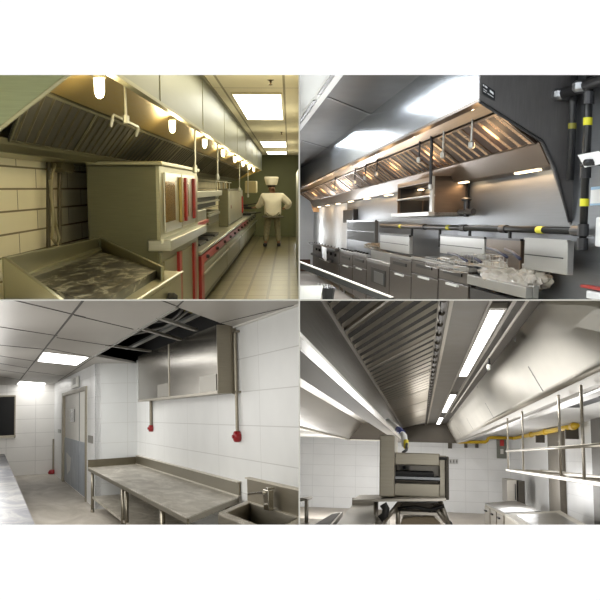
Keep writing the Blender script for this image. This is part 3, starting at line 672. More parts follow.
# large unit at right with open pan
zc = R.Z(286.7, XF-.02, R.Y(528, XF, -.5)); y1_, y0_ = R.Y(528, XF-.02, zc), R.Y(469, XF-.02, zc)
t = R.thing('fryer_station', 'large steel fryer station at the right end, heaped with crumpled plastic', 'fryer station', V(2.3, (y0_+y1_)/2, ZF))
R.build(MB().box(XF-.04, XF+.02, y1_, y0_, zc-.09, zc), 'front_rim', sl, t, bevel=.008)
R.build(MB().box(XF+.02, XW-.13, y1_, y1_+.1, zc-.09, zc+.01), 'side_rim', sl, t, bevel=.005)
R.build(MB().box(XF+.02, XW-.13, y0_-.08, y0_, zc-.09, zc), 'side_rim', sl, t, bevel=.005)
R.build(MB().box(XF+.02, XW-.13, y1_+.1, y0_-.08, zc-.14, zc-.12), 'pan_floor', ss, t)
R.build(MB().box(XF+.0, XW-.1, y1_+.02, y0_, ZF+.1, zc-.14), 'body', sd, t)
R.build(MB().box(XF-.03, XF, y1_+.08, y0_-.08, ZF+.2, zc-.12), 'door', sd, t)
# back guards
for l, p0, p1, a, b, m in (('dark tall back guard behind the far range', 347, 375, 221, 243, paint('matte_dark', (62, 62, 62), .7)), ('steel flue guard behind the recessed-window unit', 380, 409, 236, 254, sl), ('steel splash guard behind the middle fryers', 440, 484, 238, 259, sl), ('bronze-tinted splash guard beside the right station', 486, 520, 240, 270, sb), ('bright steel back guard of the right station', 524, 567, 241, 275, sl)):
    x = XW-.16 if p0 > 400 else XW-.3
    mb = R.rect(MB(), x, p1, p0, a, b, .05)
    q = R.one(mb, 'back_guard', m, l, 'splash guard', 'splash guards along the wall', bevel=.006)
    yn_, yf_ = R.Y(p1, x, 0), R.Y(p0, x, 0)
    R.build(R.rect(MB(), x-.02, p1, p0, a-1, a+1, .03), 'top_edge', sd if p0 < 500 else sl, q)
    R.build(MB().box(x-.006, x, yn_+.04, yf_-.04, R.Z((a+b)/2, x, yn_)-.008, R.Z((a+b)/2, x, yn_)), 'seam', sd, q)
# baskets with blue-black handles
hb = paint('blue_handle', (30, 34, 58), .4)
for k, (a, b, w) in enumerate((((448, 253), (467, 261), 'leftmost'), ((466, 256), (481, 262), 'second from left'), ((487, 248), (507, 257), 'third from left'), ((505, 249), (520, 259), 'nearest the right station'))):
    A, B = R.at(*a, x=XW-.25), R.at(*b, x=XW-.42)
    q = R.thing('fryer_basket', 'wire fryer basket with blue-black handle, '+w, 'fryer basket', A, 'fryer baskets with dark handles')
    R.build(MB().tube([A, lp(A, B, .5)+V(0, 0, .015), B], .012, 8), 'handle', hb, q, smooth=True)
    w_ = MB(); x0, x1 = A.x-.12, A.x+.02; ya, yb = A.y, A.y+.45; z1 = A.z-.06; z0 = z1-.10
    for i in range(6):
        yy = lp(ya, yb, i/5); w_.tube([V(x0, yy, z1), V(x0, yy, z0), V(x1, yy, z0), V(x1, yy, z1)], .0025, 5)
    for zz in (z0, (z0+z1)/2, z1): w_.tube([V(x0, ya, zz), V(x0, yb, zz), V(x1, yb, zz), V(x1, ya, zz), V(x0, ya, zz)], .0025, 5)
    R.build(w_, 'wire_basket', sl, q)
# crumpled plastic bags
def bag(R, c, sx, sy, sz, name, mat, label, cat, group=None, seed=1, sub=4):
    rnd = random.Random(seed); bm = bmesh.new(); bmesh.ops.create_icosphere(bm, subdivisions=sub, radius=1)
    from mathutils import noise
    for v in bm.verts:
        p = v.co.copy(); n = noise.noise(p*1.7+V(seed*3, 0, 0))*.5+noise.noise(p*4.1+V(0, seed, 0))*.32+noise.noise(p*9+V(0, 0, seed))*.14
        v.co = p*(1+n); v.co = V(v.co.x*sx, v.co.y*sy, max(v.co.z, -.45)*sz)
    mb = MB(); mb.v = [v.co+c for v in bm.verts]; mb.f = [tuple(v.index for v in f.verts) for f in bm.faces]; bm.free()
    return R.one(mb, name, mat, label, cat, group)
m, nt, bb = _new('thin_plastic'); bb.inputs['Base Color'].default_value = (.62, .58, .52, 1); bb.inputs['Roughness'].default_value = .25; bb.inputs['Transmission Weight'].default_value = .35; bb.inputs['IOR'].default_value = 1.2
p = R.at(508, 277, x=XF+.12); bag(R, p, .13, .62, .16, 'plastic_bag', m, 'large crumpled clear plastic heap on the right station', 'plastic bag', seed=3)
p = R.at(533, 278, x=XF+.12); bag(R, p, .1, .3, .15, 'plastic_bag', m, 'smaller crumpled plastic at the right end of the heap', 'plastic bag', seed=5)
p = R.at(455, 262, x=XF+.14); bag(R, p, .09, .5, .06, 'plastic_bag', m, 'flat pale plastic lying over the middle fryers', 'plastic bag', seed=8)
p = R.at(375, 247, x=XF+.14); bag(R, p, .1, .8, .07, 'plastic_bag', m, 'pale plastic strewn over the slim burner units', 'plastic bag', seed=9)
# things in the foreground and at the edges
a, b = R.at(296, 263.5, z=-.22), R.at(392, 301, z=-.32)
a = R.at(296, 263.5, y=5.0); b = R.at(392, 301, y=4.2)
t = R.thing('counter_edge', 'long black counter edge with a pale top line crossing the lower left', 'counter edge', a)
R.build(MB().bar(a, b, .02, .034), 'edge_body', blk, t)
R.build(MB().bar(a+V(0, 0, .019), b+V(0, 0, .019), .02, .007), 'top_strip', paint('strip_pale', (206, 200, 190), .4), t)
q = [R.at(x, y, y=4.0) for x, y in ((299, 286), (323, 285.5), (320, 302), (299, 302))]
R.one(MB().prism(q, (0, .006, 0)), 'paper_sheet', paint('paper_white', (250, 250, 248), .6), 'bright white paper sheet at the bottom left corner', 'paper')
p = R.at(328, 292, y=5.4)
t = R.thing('utensil_bin', 'small dark bin of cutlery beside the white paper', 'bin', p)
R.build(MB().lathe(p-V(0, 0, .08), [(.035, 0), (.05, .11), (.045, .11), (.03, .01)], 14), 'bin_body', blk, t)
for k in range(6): R.build(MB().cyl(p+V(.01*(k-3), 0, -.02), p+V(.022*(k-3), .02*k, .06-.005*k), .005), 'cutlery', sl, t)
q = R.rect(MB(), XW-.05, 603, 580, 288, 291, .05); R.one(q, 'serving_tray', paint('red_plastic', (170, 44, 40), .4), 'red tray edge at the lower right corner', 'tray', bevel=.004)
q = R.rect(MB(), XW-.05, 603, 586, 293, 301, .04); R.one(q, 'white_tub', white, 'white tub below the red tray at lower right', 'tub', bevel=.006)
p = R.at(347.5, 217, x=XW-.1)
R.one(R.rect(MB(), XW-.1, 353, 343, 209, 223, .1), 'wall_box', blk, 'black box on the wall at the far left end of the hood', 'box', bevel=.01)
# lighting: ceiling lights of the aisle, lit panels reflected in the hood front
for y, x in ((4.6, .9), (8.5, 1.15), (13, 1.45)): R.area((x, y, ZC-.05), .5, 2.2, 42, (.93, .97, 1))
for x, y, z, e in ((.6, 4.2, .1, 20), (.9, 7, .1, 22), (1.3, 11, .0, 26), (1.75, 16, .0, 34), (1.72, 18.5, -.3, 14), (1.98, 22, -.3, 24)): R.point((x, y, z), e, (.94, .97, 1), .15)
R.area((1.6, 3.3, ZC-.1), .8, .6, 14, (.93, .97, 1), (1.0, 0, 0))
# =====================================================================================
# lower left: white tiled kitchen being fitted out, steel table, open ceiling
# =====================================================================================
R = Room(-12, 417, (-1, -1), 1.0); BL = R
ZF, ZC = -1.70, .91
XW = R.at(300, 303.5, z=ZC).x
XT = R.at(140, 493.8, z=-.94).x
XD = R.at(87, 502, z=ZF).x
ss = steel('table_steel', (146, 140, 126), .36, .85, (2, 2, 30))
top_m = blotch('scuffed_table_top', [(.3, (150, 144, 132)), (.5, (178, 172, 160)), (.65, (204, 199, 188))], 5, .42, .35, stretch=(1, .35, 1))
box_m = steel('hood_box_steel', (122, 116, 104), .2, .95, (2, .5, 60), .12, .3, .03)
box_s = steel('hood_box_side', (150, 143, 128), .35, .85)
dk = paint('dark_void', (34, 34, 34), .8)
tile_m = (226, 227, 226); grout = (200, 201, 199)
YC = R.Y(95.5, XD, -.4)           # column return wall
YFAR = R.Y(53, XD, -.4)+.0
YF = R.at(20, 475.5, z=ZF).y
# floor
fm = blotch('dusty_floor', [(.3, (150, 142, 130)), (.5, (172, 165, 154)), (.7, (196, 190, 180))], 1.3, .6, stretch=(1, .4, 1))
R.struct(MB().box(-6, XW+.1, 2, YF+.5, ZF-.05, ZF), 'floor', fm)
# walls
R.struct(MB().box(XW, XW+.1, 1.5, YC+.05, ZF, ZC+.05), 'wall_right', tile('tile_right', 'YZ', 1.6, .36, tile_m, (198, 198, 196), .4, 0, .005, o=(.2, .18)))
R.struct(MB().box(XD, XW+.1, YC, YC+.1, ZF, ZC), 'wall_column', tile('tile_column', 'XZ', .8, .36, (214, 216, 216), grout, .25, 0, .005, o=(0, .18)))
R.struct(MB().box(-8, XD+.1, YF, YF+.1, ZF, ZC), 'wall_back', tile('tile_back', 'XZ', .8, .4, (232, 230, 226), (206, 204, 200), .3, 0, .007, o=(.3, .1)))
yd0, yd1 = R.Y(86.5, XD, -.5), R.Y(63, XD, -.5)
zd = R.Z(388, XD, yd0)
w = MB(); w.box(XD, XD+.1, YC, yd0, ZF, ZC).box(XD, XD+.1, yd1, YF+.05, ZF, ZC).box(XD, XD+.1, yd0, yd1, zd, ZC)
R.struct(w, 'wall_door_side', tile('tile_door', 'YZ', 1.6, .4, (224, 225, 225), (204, 204, 202), .3, 0, .005, o=(.1, .1)))
R.struct(MB().box(-6.1, -6, 2, YF, ZF, ZC), 'wall_left', paint('white_wall', (225, 225, 222), .6))
# the door
d = R.struct(MB().box(XD+.04, XD+.08, yd0+.05, yd1-.05, ZF, zd-.03), 'door_1', paint('door_white', (236, 234, 228), .45, var=.04))
fr = MB().box(XD-.03, XD+.06, yd0-.06, yd0+.06, ZF, zd+.04).box(XD-.03, XD+.06, yd1-.16, yd1+.1, ZF, zd+.04).box(XD-.03, XD+.06, yd0, yd1, zd-.04, zd+.04)
R.struct(fr, 'door_frame', ss, d)
zfm = R.Z(440, XD, (yd0+yd1)/2)
film = blotch('blue_film', [(.35, (132, 140, 150)), (.55, (152, 160, 170)), (.68, (176, 182, 188))], 3, .35, stretch=(1, .6, .6))
ym = R.Y(79, XD+.03, -.9)
R.struct(MB().box(XD+.025, XD+.04, yd0+.06, ym-.03, ZF+.03, zfm), 'protective_film', film, d)
R.struct(MB().box(XD+.025, XD+.04, ym+.03, yd1-.15, ZF+.03, zfm), 'protective_film', film, d)
R.struct(MB().box(XD+.03, XD+.045, ym-.03, ym+.03, ZF+.03, zd-.04), 'leaf_seam', paint('seam_grey', (120, 120, 118), .5), d)
wy0, wy1 = R.Y(74.5, XD+.03, 0), R.Y(70.5, XD+.03, 0)
R.struct(MB().box(XD+.02, XD+.04, wy0, wy1, R.Z(422, XD, wy0), R.Z(409, XD, wy0)), 'door_window', paint('window_grey', (96, 98, 98), .2), d)
# the blue film torn along its left side
R.struct(MB().prism([R.at(x, y, x=XD+.022) for x, y in ((66, 452), (71, 458), (70, 470), (67, 474))], (.004, 0, 0)), 'torn_film', paint('film_torn', (214, 214, 212), .5), d)
# ceiling: metal panels laid with fine dark joints, one bay left open
cm = paint('ceiling_panel_metal', (176, 172, 166), .42, .25, var=.03, vs=1)
op = [(177, 307), (220.5, 323), (234, 327), (139, 364), (94, 356)]
def C(x, y, dz=0): return R.at(x, y, z=ZC)+V(0, 0, dz)
O = [C(*p) for p in op]
def quad(a, b, c, e, up=.04): return MB().prism([a, b, c, e], (0, 0, up))
big = [V(-6, 2, ZC), V(XW+.1, 2, ZC), V(XW+.1, YF+.2, ZC), V(-6, YF+.2, ZC)]
# ring of slabs around the open bay
n1, n2, n3 = O[0], O[1], O[3]
R.struct(MB().add([O[0], O[1], O[2], O[3], O[4], *big]+[v+V(0, 0, .04) for v in (*O, *big)],
    [(5, 6, 1, 0), (6, 2, 1), (6, 7, 3, 2), (7, 4, 3), (7, 8, 4), (8, 5, 0, 4)] +
    [(i+9, (i+1) % 5+9, (i+1) % 5, i) for i in range(5)] + [(14, 9, 10, 15), (15, 10, 11), (15, 11, 12, 16), (16, 12, 13), (16, 13, 17), (17, 13, 9, 14)]), 'ceiling', cm)
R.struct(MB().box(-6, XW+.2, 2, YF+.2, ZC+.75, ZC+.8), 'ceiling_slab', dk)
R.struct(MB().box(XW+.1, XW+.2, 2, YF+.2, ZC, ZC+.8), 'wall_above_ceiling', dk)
jm = paint('joint_dark', (70, 68, 64), .6)
def joint(a, b, w_=.018):
    w_ *= .6
    return MB().bar(C(*a)-V(0, 0, .002), C(*b)-V(0, 0, .002), w_, .006)
J = [((84, 299), (15, 386), .035), ((12, 299.5), (85, 317), .02), ((74.5, 315), (133, 329), .02), ((-5, 326), (57, 335.5), .02), ((57, 337.5), (106, 345), .02), ((-5, 344.5), (43, 349), .02), ((46, 348), (92, 357), .02),
     ((-5, 355), (34, 361), .02), ((-5, 362.5), (28, 368), .02), ((-5, 369), (25, 373.5), .02), ((36, 360.8), (80, 363.2), .02), ((28, 371), (66, 376), .02), ((-5, 376), (20, 379.5), .02),
     ((160, 299.5), (178, 306.5), .02), ((184.5, 299.5), (177, 306.5), .02), ((94, 357), (58, 381), .02), ((220, 323), (300, 303.7), .014)]
for i, (a, b, w_) in enumerate(J): R.struct(joint(a, b, w_), 'trim_%d' % (i+1), jm)
R.struct(MB().bar(C(234, 326.5)-V(0, 0, .01), C(300, 303.5)-V(0, 0, .01), .03, .02), 'trim_edge', paint('edge_white', (214, 212, 206), .5))
# bars, cables and ducts in the open bay
tb = paint('grid_grey', (150, 148, 142), .4, .4)
for a, b, w in (((140, 328), (180, 339.5), 'nearest'), ((107, 345), (150, 351), 'middle one'), ((158, 317.5), (196, 330), 'by the apex of the gap')):
    R.one(MB().bar(C(*a), C(*b), .05, .03), 'grid_bar', tb, 'grey metal carrier bar crossing the open ceiling bay, '+w, 'ceiling bar', 'bars of the open bay')
R.one(MB().bar(C(177, 307), C(94, 356), .03, .03), 'bay_edge', tb, 'long grey edge profile on the left side of the open ceiling bay', 'ceiling bar')
gv = steel('galvanised', (150, 152, 150), .4, .8)
t = R.thing('ventilation_duct', 'dull round duct running above the open ceiling bay', 'duct', C(160, 330, .3))
R.build(MB().cyl(C(185, 318, .42), C(112, 352, .42), .10, 16), 'duct_tube', gv, t, smooth=True)
for k in range(6): p = lp(C(185, 318, .42), C(112, 352, .42), k/5.); R.build(MB().cyl(p, p+V(0, .05, 0), .108, 16), 'duct_ring', gv, t)
for i, (a, b, c_, w) in enumerate((((190, 316), (150, 340), (60, 58, 54), 'dark'), ((200, 321), (130, 350), (120, 118, 112), 'grey'), ((205, 322), (185, 330), (150, 140, 50), 'yellow-green'), ((170, 316), (110, 350), (44, 44, 44), 'black'))):
    A, B = C(*a, .18+.03*i), C(*b, .22); mid = lp(A, B, .5)+V(.1, .2, -.06)
    R.one(MB().tube([A, lp(A, mid, .6)+V(0, 0, -.03), mid, lp(mid, B, .6), B], .016, 8), 'cable', paint('cable_'+w.replace('-', '_'), c_, .5), w+' cable sagging inside the open ceiling bay', 'cable', smooth=True)
R.one(MB().bar(C(205, 322, .12), C(128, 356, .12), .08, .03), 'cable_tray', gv, 'flat metal cable tray above the steel wall box', 'cable tray')
# ceiling lights
pan = glow('white_light_panel', (1, .99, .96), 5)
for q, w in ((((44, 352), (88, 357), (76.4, 364.7), (38, 360.7)), 'larger and nearer'), (((20, 381), (45.5, 383), (42.5, 386), (17, 384.3)), 'smaller, by the far wall')):
    P4 = [C(*p, -.012) for p in q]; c_ = (P4[0]+P4[2])/2
    t = R.thing('ceiling_light', 'bright square light panel set in the grey metal ceiling, '+w, 'ceiling light', c_, 'square lights in the metal ceiling')
    R.build(MB().prism(P4, (0, 0, .006)), 'diffuser', pan, t)
    R.build(MB().prism([c_+(p-c_)*1.05+V(0, 0, .006) for p in P4], (0, 0, .006)), 'frame', paint('light_frame', (230, 230, 226), .5), t)
# --- wall cupboard / hood box
zb = R.Z(392.7, 2.25, R.Y(218, 2.25, .2))
yn = R.Y(236.5, XW, .4)-.02; XH = R.X(218.5, yn, .4); yf = R.Y(139, XH, .3)
zb = R.Z(392.7, XH, yn)
t = R.thing('exhaust_box', 'long mirror-polished steel exhaust box on the tiled wall, partly up in the open ceiling', 'exhaust box', V((XH+XW)/2, (yn+yf)/2, zb))
ztop = ZC+.02
R.build(MB().box(XH, XW-.01, yn, yf, zb+.02, ztop), 'body', box_s, t)
ys = R.Y(170, XH, .4)
R.build(MB().box(XH-.012, XH, yn+.01, ys-.03, zb+.01, ztop), 'front_panel', box_m, t)
R.build(MB().box(XH-.012, XH, ys+.03, yf, zb+.01, ztop), 'front_panel', box_m, t)
R.build(MB().box(XH-.02, XH+.005, ys-.03, ys+.03, zb+.01, ztop), 'seam_strip', box_s, t, bevel=.004)
R.build(MB().box(XH-.02, XW-.01, yn-.015, yf, zb-.01, zb+.02), 'bottom_flange', box_s, t)
R.build(MB().box(XH-.015, XH+.02, yn-.02, yn, zb, ztop), 'corner_trim', box_s, t)
R.build(MB().box(XW-.06, XW-.01, yn-.02, yn, zb-.02, ztop), 'rear_trim', ss, t)
lab = paint('film_label', (178, 174, 164), .5, .2)
R.build(R.rect(MB(), XH-.02, 216, 199.5, 374, 390.5, .006), 'label_sheet', lab, t)
R.build(R.rect(MB(), XH-.02, 168, 157.5, 383, 396, .006), 'label_sheet', paint('film_label_dull', (140, 136, 126), .5, .3), t)
# --- conduits with red sockets
redm = paint('socket_red', (150, 24, 30), .35)
for px, p0, p1, rx, w in ((236.8, 331, 430, .062, 'larger, right of the exhaust box'), (151, 400, 424, .058, 'smaller, under the box')):
    x = XW-.03; y = R.Y(px, x, 0)
    zt, zl = R.Z(p0, x, y), R.Z(p1, x, y); t = R.thing('wall_socket', 'round red covered socket on a steel conduit, '+w, 'socket', V(x, y, zl-.1), 'red sockets on the tiled wall')
    R.build(MB().cyl(V(x, y, zl-.03), V(x, y, zt), .019 if px > 200 else .026), 'conduit', ss, t)
    R.build(MB().lathe((XW-.075, y, zl-.07), [(rx*.55, .0), (rx*.9, .01), (rx, .03), (rx, .06), (rx*.9, .075)], 22, 'x'), 'socket_body', redm, t, smooth=True)
    R.build(MB().lathe((XW-.09, y, zl-.07), [(rx*.3, 0), (rx*.4, .018)], 14, 'x'), 'socket_cap', redm, t)
    if px > 200:
        for py in (332, 392): z = R.Z(py, x, y); R.build(MB().box(x-.02, XW, y-.08, y+.08, z-.01, z+.01), 'clip', ss, t)
# --- the long steel table
zt = -.94
a, b, c_, e = R.at(88, 465.5, z=zt), R.at(126, 459.5, x=XW-.03), R.at(238, 499.5, x=XW-.02), R.at(187, 516.8, z=zt)
a = V(XT, R.Y(88, XT, zt), zt); e = V(XT, R.Y(187, XT, zt), zt)
b = V(XW-.03, YC-.03, zt); c_ = V(XW-.03, R.Y(239, XW-.03, zt), zt)
b = V(XW-.03, YC-.05, zt); a.y = min(a.y, YC-.1)
t = R.thing('work_table', 'long stainless work table with scuffed top and upstand along the white wall', 'table', V((XT+XW)/2, (a.y+e.y)/2, ZF))
R.build(MB().prism([a, b, c_, e], (0, 0, -.012)), 'table_top', top_m, t)
R.build(MB().prism([a-V(0, 0, .012), a+V(.02, 0, -.012), e+V(.02, 0, -.012), e-V(0, 0, .012)], (0, 0, -.045)), 'front_apron', ss, t)
R.build(MB().prism([e-V(0, 0, .012), c_-V(0, 0, .012), c_+V(0, .03, -.012), e+V(0, .03, -.012)], (0, 0, -.05)), 'end_apron', ss, t)
zs = R.Z(482.5, XW-.03, c_.y)
ups = steel('upstand_dark', (120, 114, 98), .4, .7)
R.build(MB().prism([b, c_, c_+V(.02, 0, 0), b+V(.02, 0, 0)], (0, 0, zs-zt)), 'back_upstand', ups, t, bevel=.004)
R.build(MB().prism([b+V(-.01, 0, 0), c_+V(-.01, 0, 0), c_+V(.02, 0, 0), b+V(.02, 0, 0)], (0, 0, .012)), 'upstand_foot', paint('foot_light', (200, 195, 182), .4, .4), t)
R.build(MB().prism([b+V(-.02, 0, zs-zt), c_+V(-.02, 0, zs-zt), c_+V(.03, 0, zs-zt), b+V(.03, 0, zs-zt)], (0, 0, .012)), 'upstand_cap', paint('cap_light', (206, 200, 188), .4, .4), t)
R.build(MB().prism([a, b, b+V(0, .02, 0), a+V(0, .02, 0)], (0, 0, .13)), 'end_upstand', ups, t)
for px in (92.5, 123, 162.5):
    y = R.Y(px, XT+.06, -1.1)
    for x in (XT+.06, XW-.15):
        R.build(MB().cyl(V(x, y, ZF+.04), V(x, y, zt-.05), .028, 12).lathe((x, y, ZF), [(.03, 0), (.035, .02), (.03, .05)], 12), 'leg', ss, t, smooth=True)
    if px == 123: R.build(MB().cyl(V(XT+.06, y-.3, ZF+.04), V(XT+.06, y-.3, zt-.05), .028, 12), 'leg', ss, t, smooth=True)
R.build(MB().box(XT+.05, XW-.12, e.y+.2, a.y-.1, ZF+.24, ZF+.27), 'lower_shelf', top_m, t)
R.one(R.rect(MB(), XW-.02, 117, 110.5, 489, 498, .02), 'wall_outlet', ss, 'small steel wall outlet seen under the work table', 'outlet')
# --- sink
zs_ = -.8
s1, s2, s3, s4 = R.at(218.7, 512.5, z=zs_), R.at(247.5, 500.5, z=zs_), R.at(306, 518.5, z=zs_), R.at(278, 536, z=zs_)
t = R.thing('sink', 'stainless wall sink with upstand beside the work table', 'sink', V(s1.x, s4.y, ZF))
def ring(outer, f, mb, up):
    c0 = sum(outer, V(0, 0, 0))/4; inn = [c0+(p-c0)*f for p in outer]
    for i in range(4):
        j = (i+1) % 4; mb.prism([outer[i], outer[j], inn[j], inn[i]], (0, 0, up))
    return inn
m_ = MB(); inn = ring([s1, s2, s3, s4], .80, m_, -.02); R.build(m_, 'rim', top_m, t)
low = [p-V(0, 0, .22) for p in inn]; c0 = sum(low, V(0, 0, 0))/4; low = [c0+(p-c0)*.9 for p in low]
m_ = MB()
for i in range(4): j = (i+1) % 4; m_.hexa([inn[i], inn[j], low[j], low[i]], [p+(p-c0).normalized()*.01 for p in (inn[i], inn[j], low[j], low[i])])
m_.prism(low, (0, 0, -.01)); R.build(m_, 'basin', steel('basin_steel', (140, 134, 120), .35, .8), t)
R.build(MB().prism([p-V(0, 0, .02) for p in (s1, s2, s2+V(0, .02, 0), s1+V(0, .02, 0))], (0, 0, -.3)), 'apron', ss, t)
R.build(MB().prism([p-V(0, 0, .02) for p in (s1, s4, s4+V(.02, 0, 0), s1+V(.02, 0, 0))], (0, 0, -.3)), 'apron', ss, t)
for p in (s1, s4): R.build(MB().cyl(p+V(.04, -.0, -.05), V(p.x+.04, p.y, ZF), .025), 'leg', ss, t)
# upstand along the wall
u1 = V(s2.x, s2.y, zs_); u2 = V(s3.x, s3.y, zs_); zu = R.Z(478.5, u1.x, u1.y)
R.build(MB().prism([u1, u2, u2+V(.02, 0, 0), u1+V(.02, 0, 0)], (0, 0, zu-zs_)), 'upstand', steel('upstand_steel', (136, 128, 110), .35, .85), t)
R.build(MB().prism([u1+V(-.02, 0, zu-zs_), u2+V(-.02, 0, zu-zs_), u2+V(.03, 0, zu-zs_), u1+V(.03, 0, zu-zs_)], (0, 0, .012)), 'upstand_cap', paint('cap_light2', (200, 192, 176), .4, .4), t)
p = R.at(268.5, 510, z=zs_)
t = R.thing('tap', 'square chrome tap with a flat spout standing on the sink rim', 'tap', p)
ch = steel('chrome', (196, 192, 182), .15, 1)
H = lambda row: R.Z(row, p.x, p.y)
R.build(MB().box(p.x-.022, p.x+.022, p.y-.06, p.y+.06, zs_, H(489.5)), 'tap_body', ch, t, bevel=.005)
sp = R.at(258.5, 495.5, y=p.y+.1); R.build(MB().bar(V(p.x, p.y, H(492)), V(sp.x, p.y+.25, sp.z), .10, .02), 'spout', ch, t, bevel=.003)
R.build(MB().box(p.x-.01, p.x+.05, p.y-.02, p.y+.02, H(489.5), H(487.5)), 'lever', ch, t, bevel=.003)
# --- counter at left
zc = -.85
k1, k2 = R.at(4.5, 454, z=zc), R.at(36, 527, z=zc)
xk = (k1.x+k2.x)/2
t = R.thing('counter', 'steel counter with blue-grey stains at the lower left corner', 'counter', V(xk-.5, k2.y, ZF))
st_m = blotch('stained_counter', [(.3, (48, 50, 60)), (.45, (84, 86, 96)), (.58, (136, 134, 132)), (.75, (164, 160, 154))], 2.2, .35, .3, stretch=(1, .5, 1), dist=1.8)
R.build(MB().prism([V(xk-1.6, k1.y, zc), k1, k2, V(xk, k2.y-1.5, zc), V(xk-1.6, k2.y-1.5, zc)], (0, 0, -.03)), 'counter_top', st_m, t)
R.build(MB().box(xk-1.6, xk-.04, k2.y-1.4, k1.y-.05, ZF+.1, zc-.03), 'body', ss, t)
# --- dark screen on the far wall
t = R.thing('wall_screen', 'black rectangular screen with steel frame on the far tiled wall', 'screen', R.at(0, 438, y=YF-.05))
R.build(R.face(MB(), YF-.06, -30, 14.6, 397, 436, .05), 'screen_panel', paint('screen_black', (8, 8, 9), .7), t)
R.build(R.face(MB(), YF-.07, -30, 15.6, 436, 438.3, .06).add([], []), 'frame_bottom', ss, t)
R.build(R.face(MB(), YF-.07, 14.4, 15.6, 396, 438, .06), 'frame_side', ss, t)
R.build(R.face(MB(), YF-.07, -30, 15.6, 395.6, 397, .06), 'frame_top', ss, t)
# --- small things
y = R.Y(89.5, XD, -.1)
t = R.one(R.rect(MB(), XD-.02, 92, 87.8, 436, 443.5, .02), 'wall_switch', paint('switch_grey', (120, 118, 112), .4), 'grey switch plate on the tiled corner right of the door', 'switch', bevel=.004)
R.one(R.rect(MB(), XD-.02, 60, 57.8, 429.5, 433, .02), 'wall_switch', paint('switch_pale', (150, 150, 146), .4), 'tiny switch plate on the wall left of the door', 'switch')
t = R.thing('door_sensor', 'small white fixture above the door frame', 'fixture', V(XD-.05, R.Y(74, XD, .3), R.Z(386, XD, R.Y(74, XD, .3))))
R.build(R.rect(MB(), XD-.06, 77, 71, 376, 387, .05), 'sensor_body', paint('sensor_white', (206, 206, 200), .4), t, bevel=.01)
R.build(R.rect(MB(), XD-.07, 75, 72.5, 378, 384, .01), 'sensor_face', paint('sensor_grey', (130, 130, 124), .4), t)
p = R.at(52, 474, z=ZF)
t = R.thing('floor_fitting', 'small red fitting at the foot of a grey pipe in the far corner', 'fitting', p)
R.build(MB().lathe(p, [(.10, 0), (.12, .04), (.08, .11), (.03, .13)], 14), 'fitting_body', redm, t, smooth=True)
R.build(MB().cyl(p+V(.05, .1, .1), p+V(.05, .1, 1.0), .035), 'pipe', ss, t)
a, b = R.at(17, 475.4, z=ZF), R.at(35, 473.8, z=ZF)
R.one(MB().bar(a+V(0, 0, .03), b+V(0, 0, .03), .15, .05), 'skirting_bar', paint('bar_brown', (84, 72, 62), .6), 'dark bar lying on the floor at the foot of the far wall', 'bar')
p = R.at(30, 474.5, z=ZF)
# lighting
for y in (8.2, 13.5): R.area((-.2, y, ZC-.04), 1.6, 2.4, 62, (1, .985, .95))
R.lamp_row((4.5, 8, 12.5, 17.5), -.6, .05, 90, (1, .985, .95), .9)
# =====================================================================================
# lower right: looking up into a long steel hood with filters and strip lights
# =====================================================================================
R = Room(421, 457, (1, -1), 0); BR = R
ZF, ZL, ZR = -1.5, .40, .92
YB = 23.5
ss = steel('hood_steel', (168, 163, 154), .34, .9, (2, .5, 40), .1)
sd = steel('hood_dark_steel', (84, 79, 72), .45, .75, (2, .5, 40), .12)
sl = steel('pale_steel_sheet', (200, 196, 186), .5, .75, (1, .4, 1), .16, .6)
ap = steel('appliance_steel', (170, 164, 150), .38, .75, (2, 2, 30), .08)
blk = paint('rubber_black', (26, 26, 27), .5)
wt = tile('white_tile_back', 'XZ', .62, .3, (238, 239, 240), (220, 221, 222), .35, 0, .006)
wtr = tile('white_tile_side', 'YZ', 2.2, .3, (232, 233, 234), (216, 217, 218), .35, 0, .006)
white = paint('white_paint2', (230, 230, 228), .6)
XR = R.X(521, YB, 0)
R.struct(MB().box(-7, XR+.1, 2, YB+.2, ZF-.05, ZF), 'floor', paint('light_floor', (196, 188, 178), .5, var=.06))
R.struct(MB().box(-7, XR+.1, YB, YB+.1, ZF, ZR+.2), 'wall_back', wt)
R.struct(MB().box(XR, XR+.1, 2, YB, ZF, ZR+.2), 'wall_right', wtr)
R.struct(MB().box(-7.1, -7, 2, YB, ZF, ZR+.2), 'wall_left', white)
R.struct(MB().box(-7, XR+.1, 2, YB+.2, ZR+.15, ZR+.2), 'ceiling', paint('ceiling_grey', (190, 190, 188), .6))
R.struct(MB().box(1.18, XR, 2, YB, .66, .70), 'ceiling', paint('soffit_white', (206, 205, 202), .6, var=.04))
# --- main hood
t = h = R.thing('exhaust_hood', 'main steel exhaust hood seen from below, with filter bank and strip lights', 'exhaust hood', (.2, 12, ZL))
YE = 22.8
R.build(MB().sheet([(-.52, .80), (-.445, .40)], 2.2, YE, .01), 'left_skirt', sd, h)
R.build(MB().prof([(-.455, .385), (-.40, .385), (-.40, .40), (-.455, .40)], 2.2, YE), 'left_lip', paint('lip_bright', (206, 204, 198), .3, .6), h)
R.build(MB().box(-.62, -.46, 2.2, YE, .385, .40), 'lip_flange', paint('flange_grey', (146, 143, 137), .6, .3), h)
R.build(MB().sheet([(.41, ZR), (.13, ZR), (.10, ZR-.03)], 2.2, YE, .01), 'ridge_panel', steel('ridge_steel', (112, 108, 100), .45, .8), h)
R.build(MB().box(.115, .15, 2.2, YE, ZR-.05, ZR-.01), 'ridge_trim', sd, h)
R.build(MB().box(.165, .19, 2.2, YE, ZR-.02, ZR), 'ridge_trim', sl, h)
bd = []; br_ = []
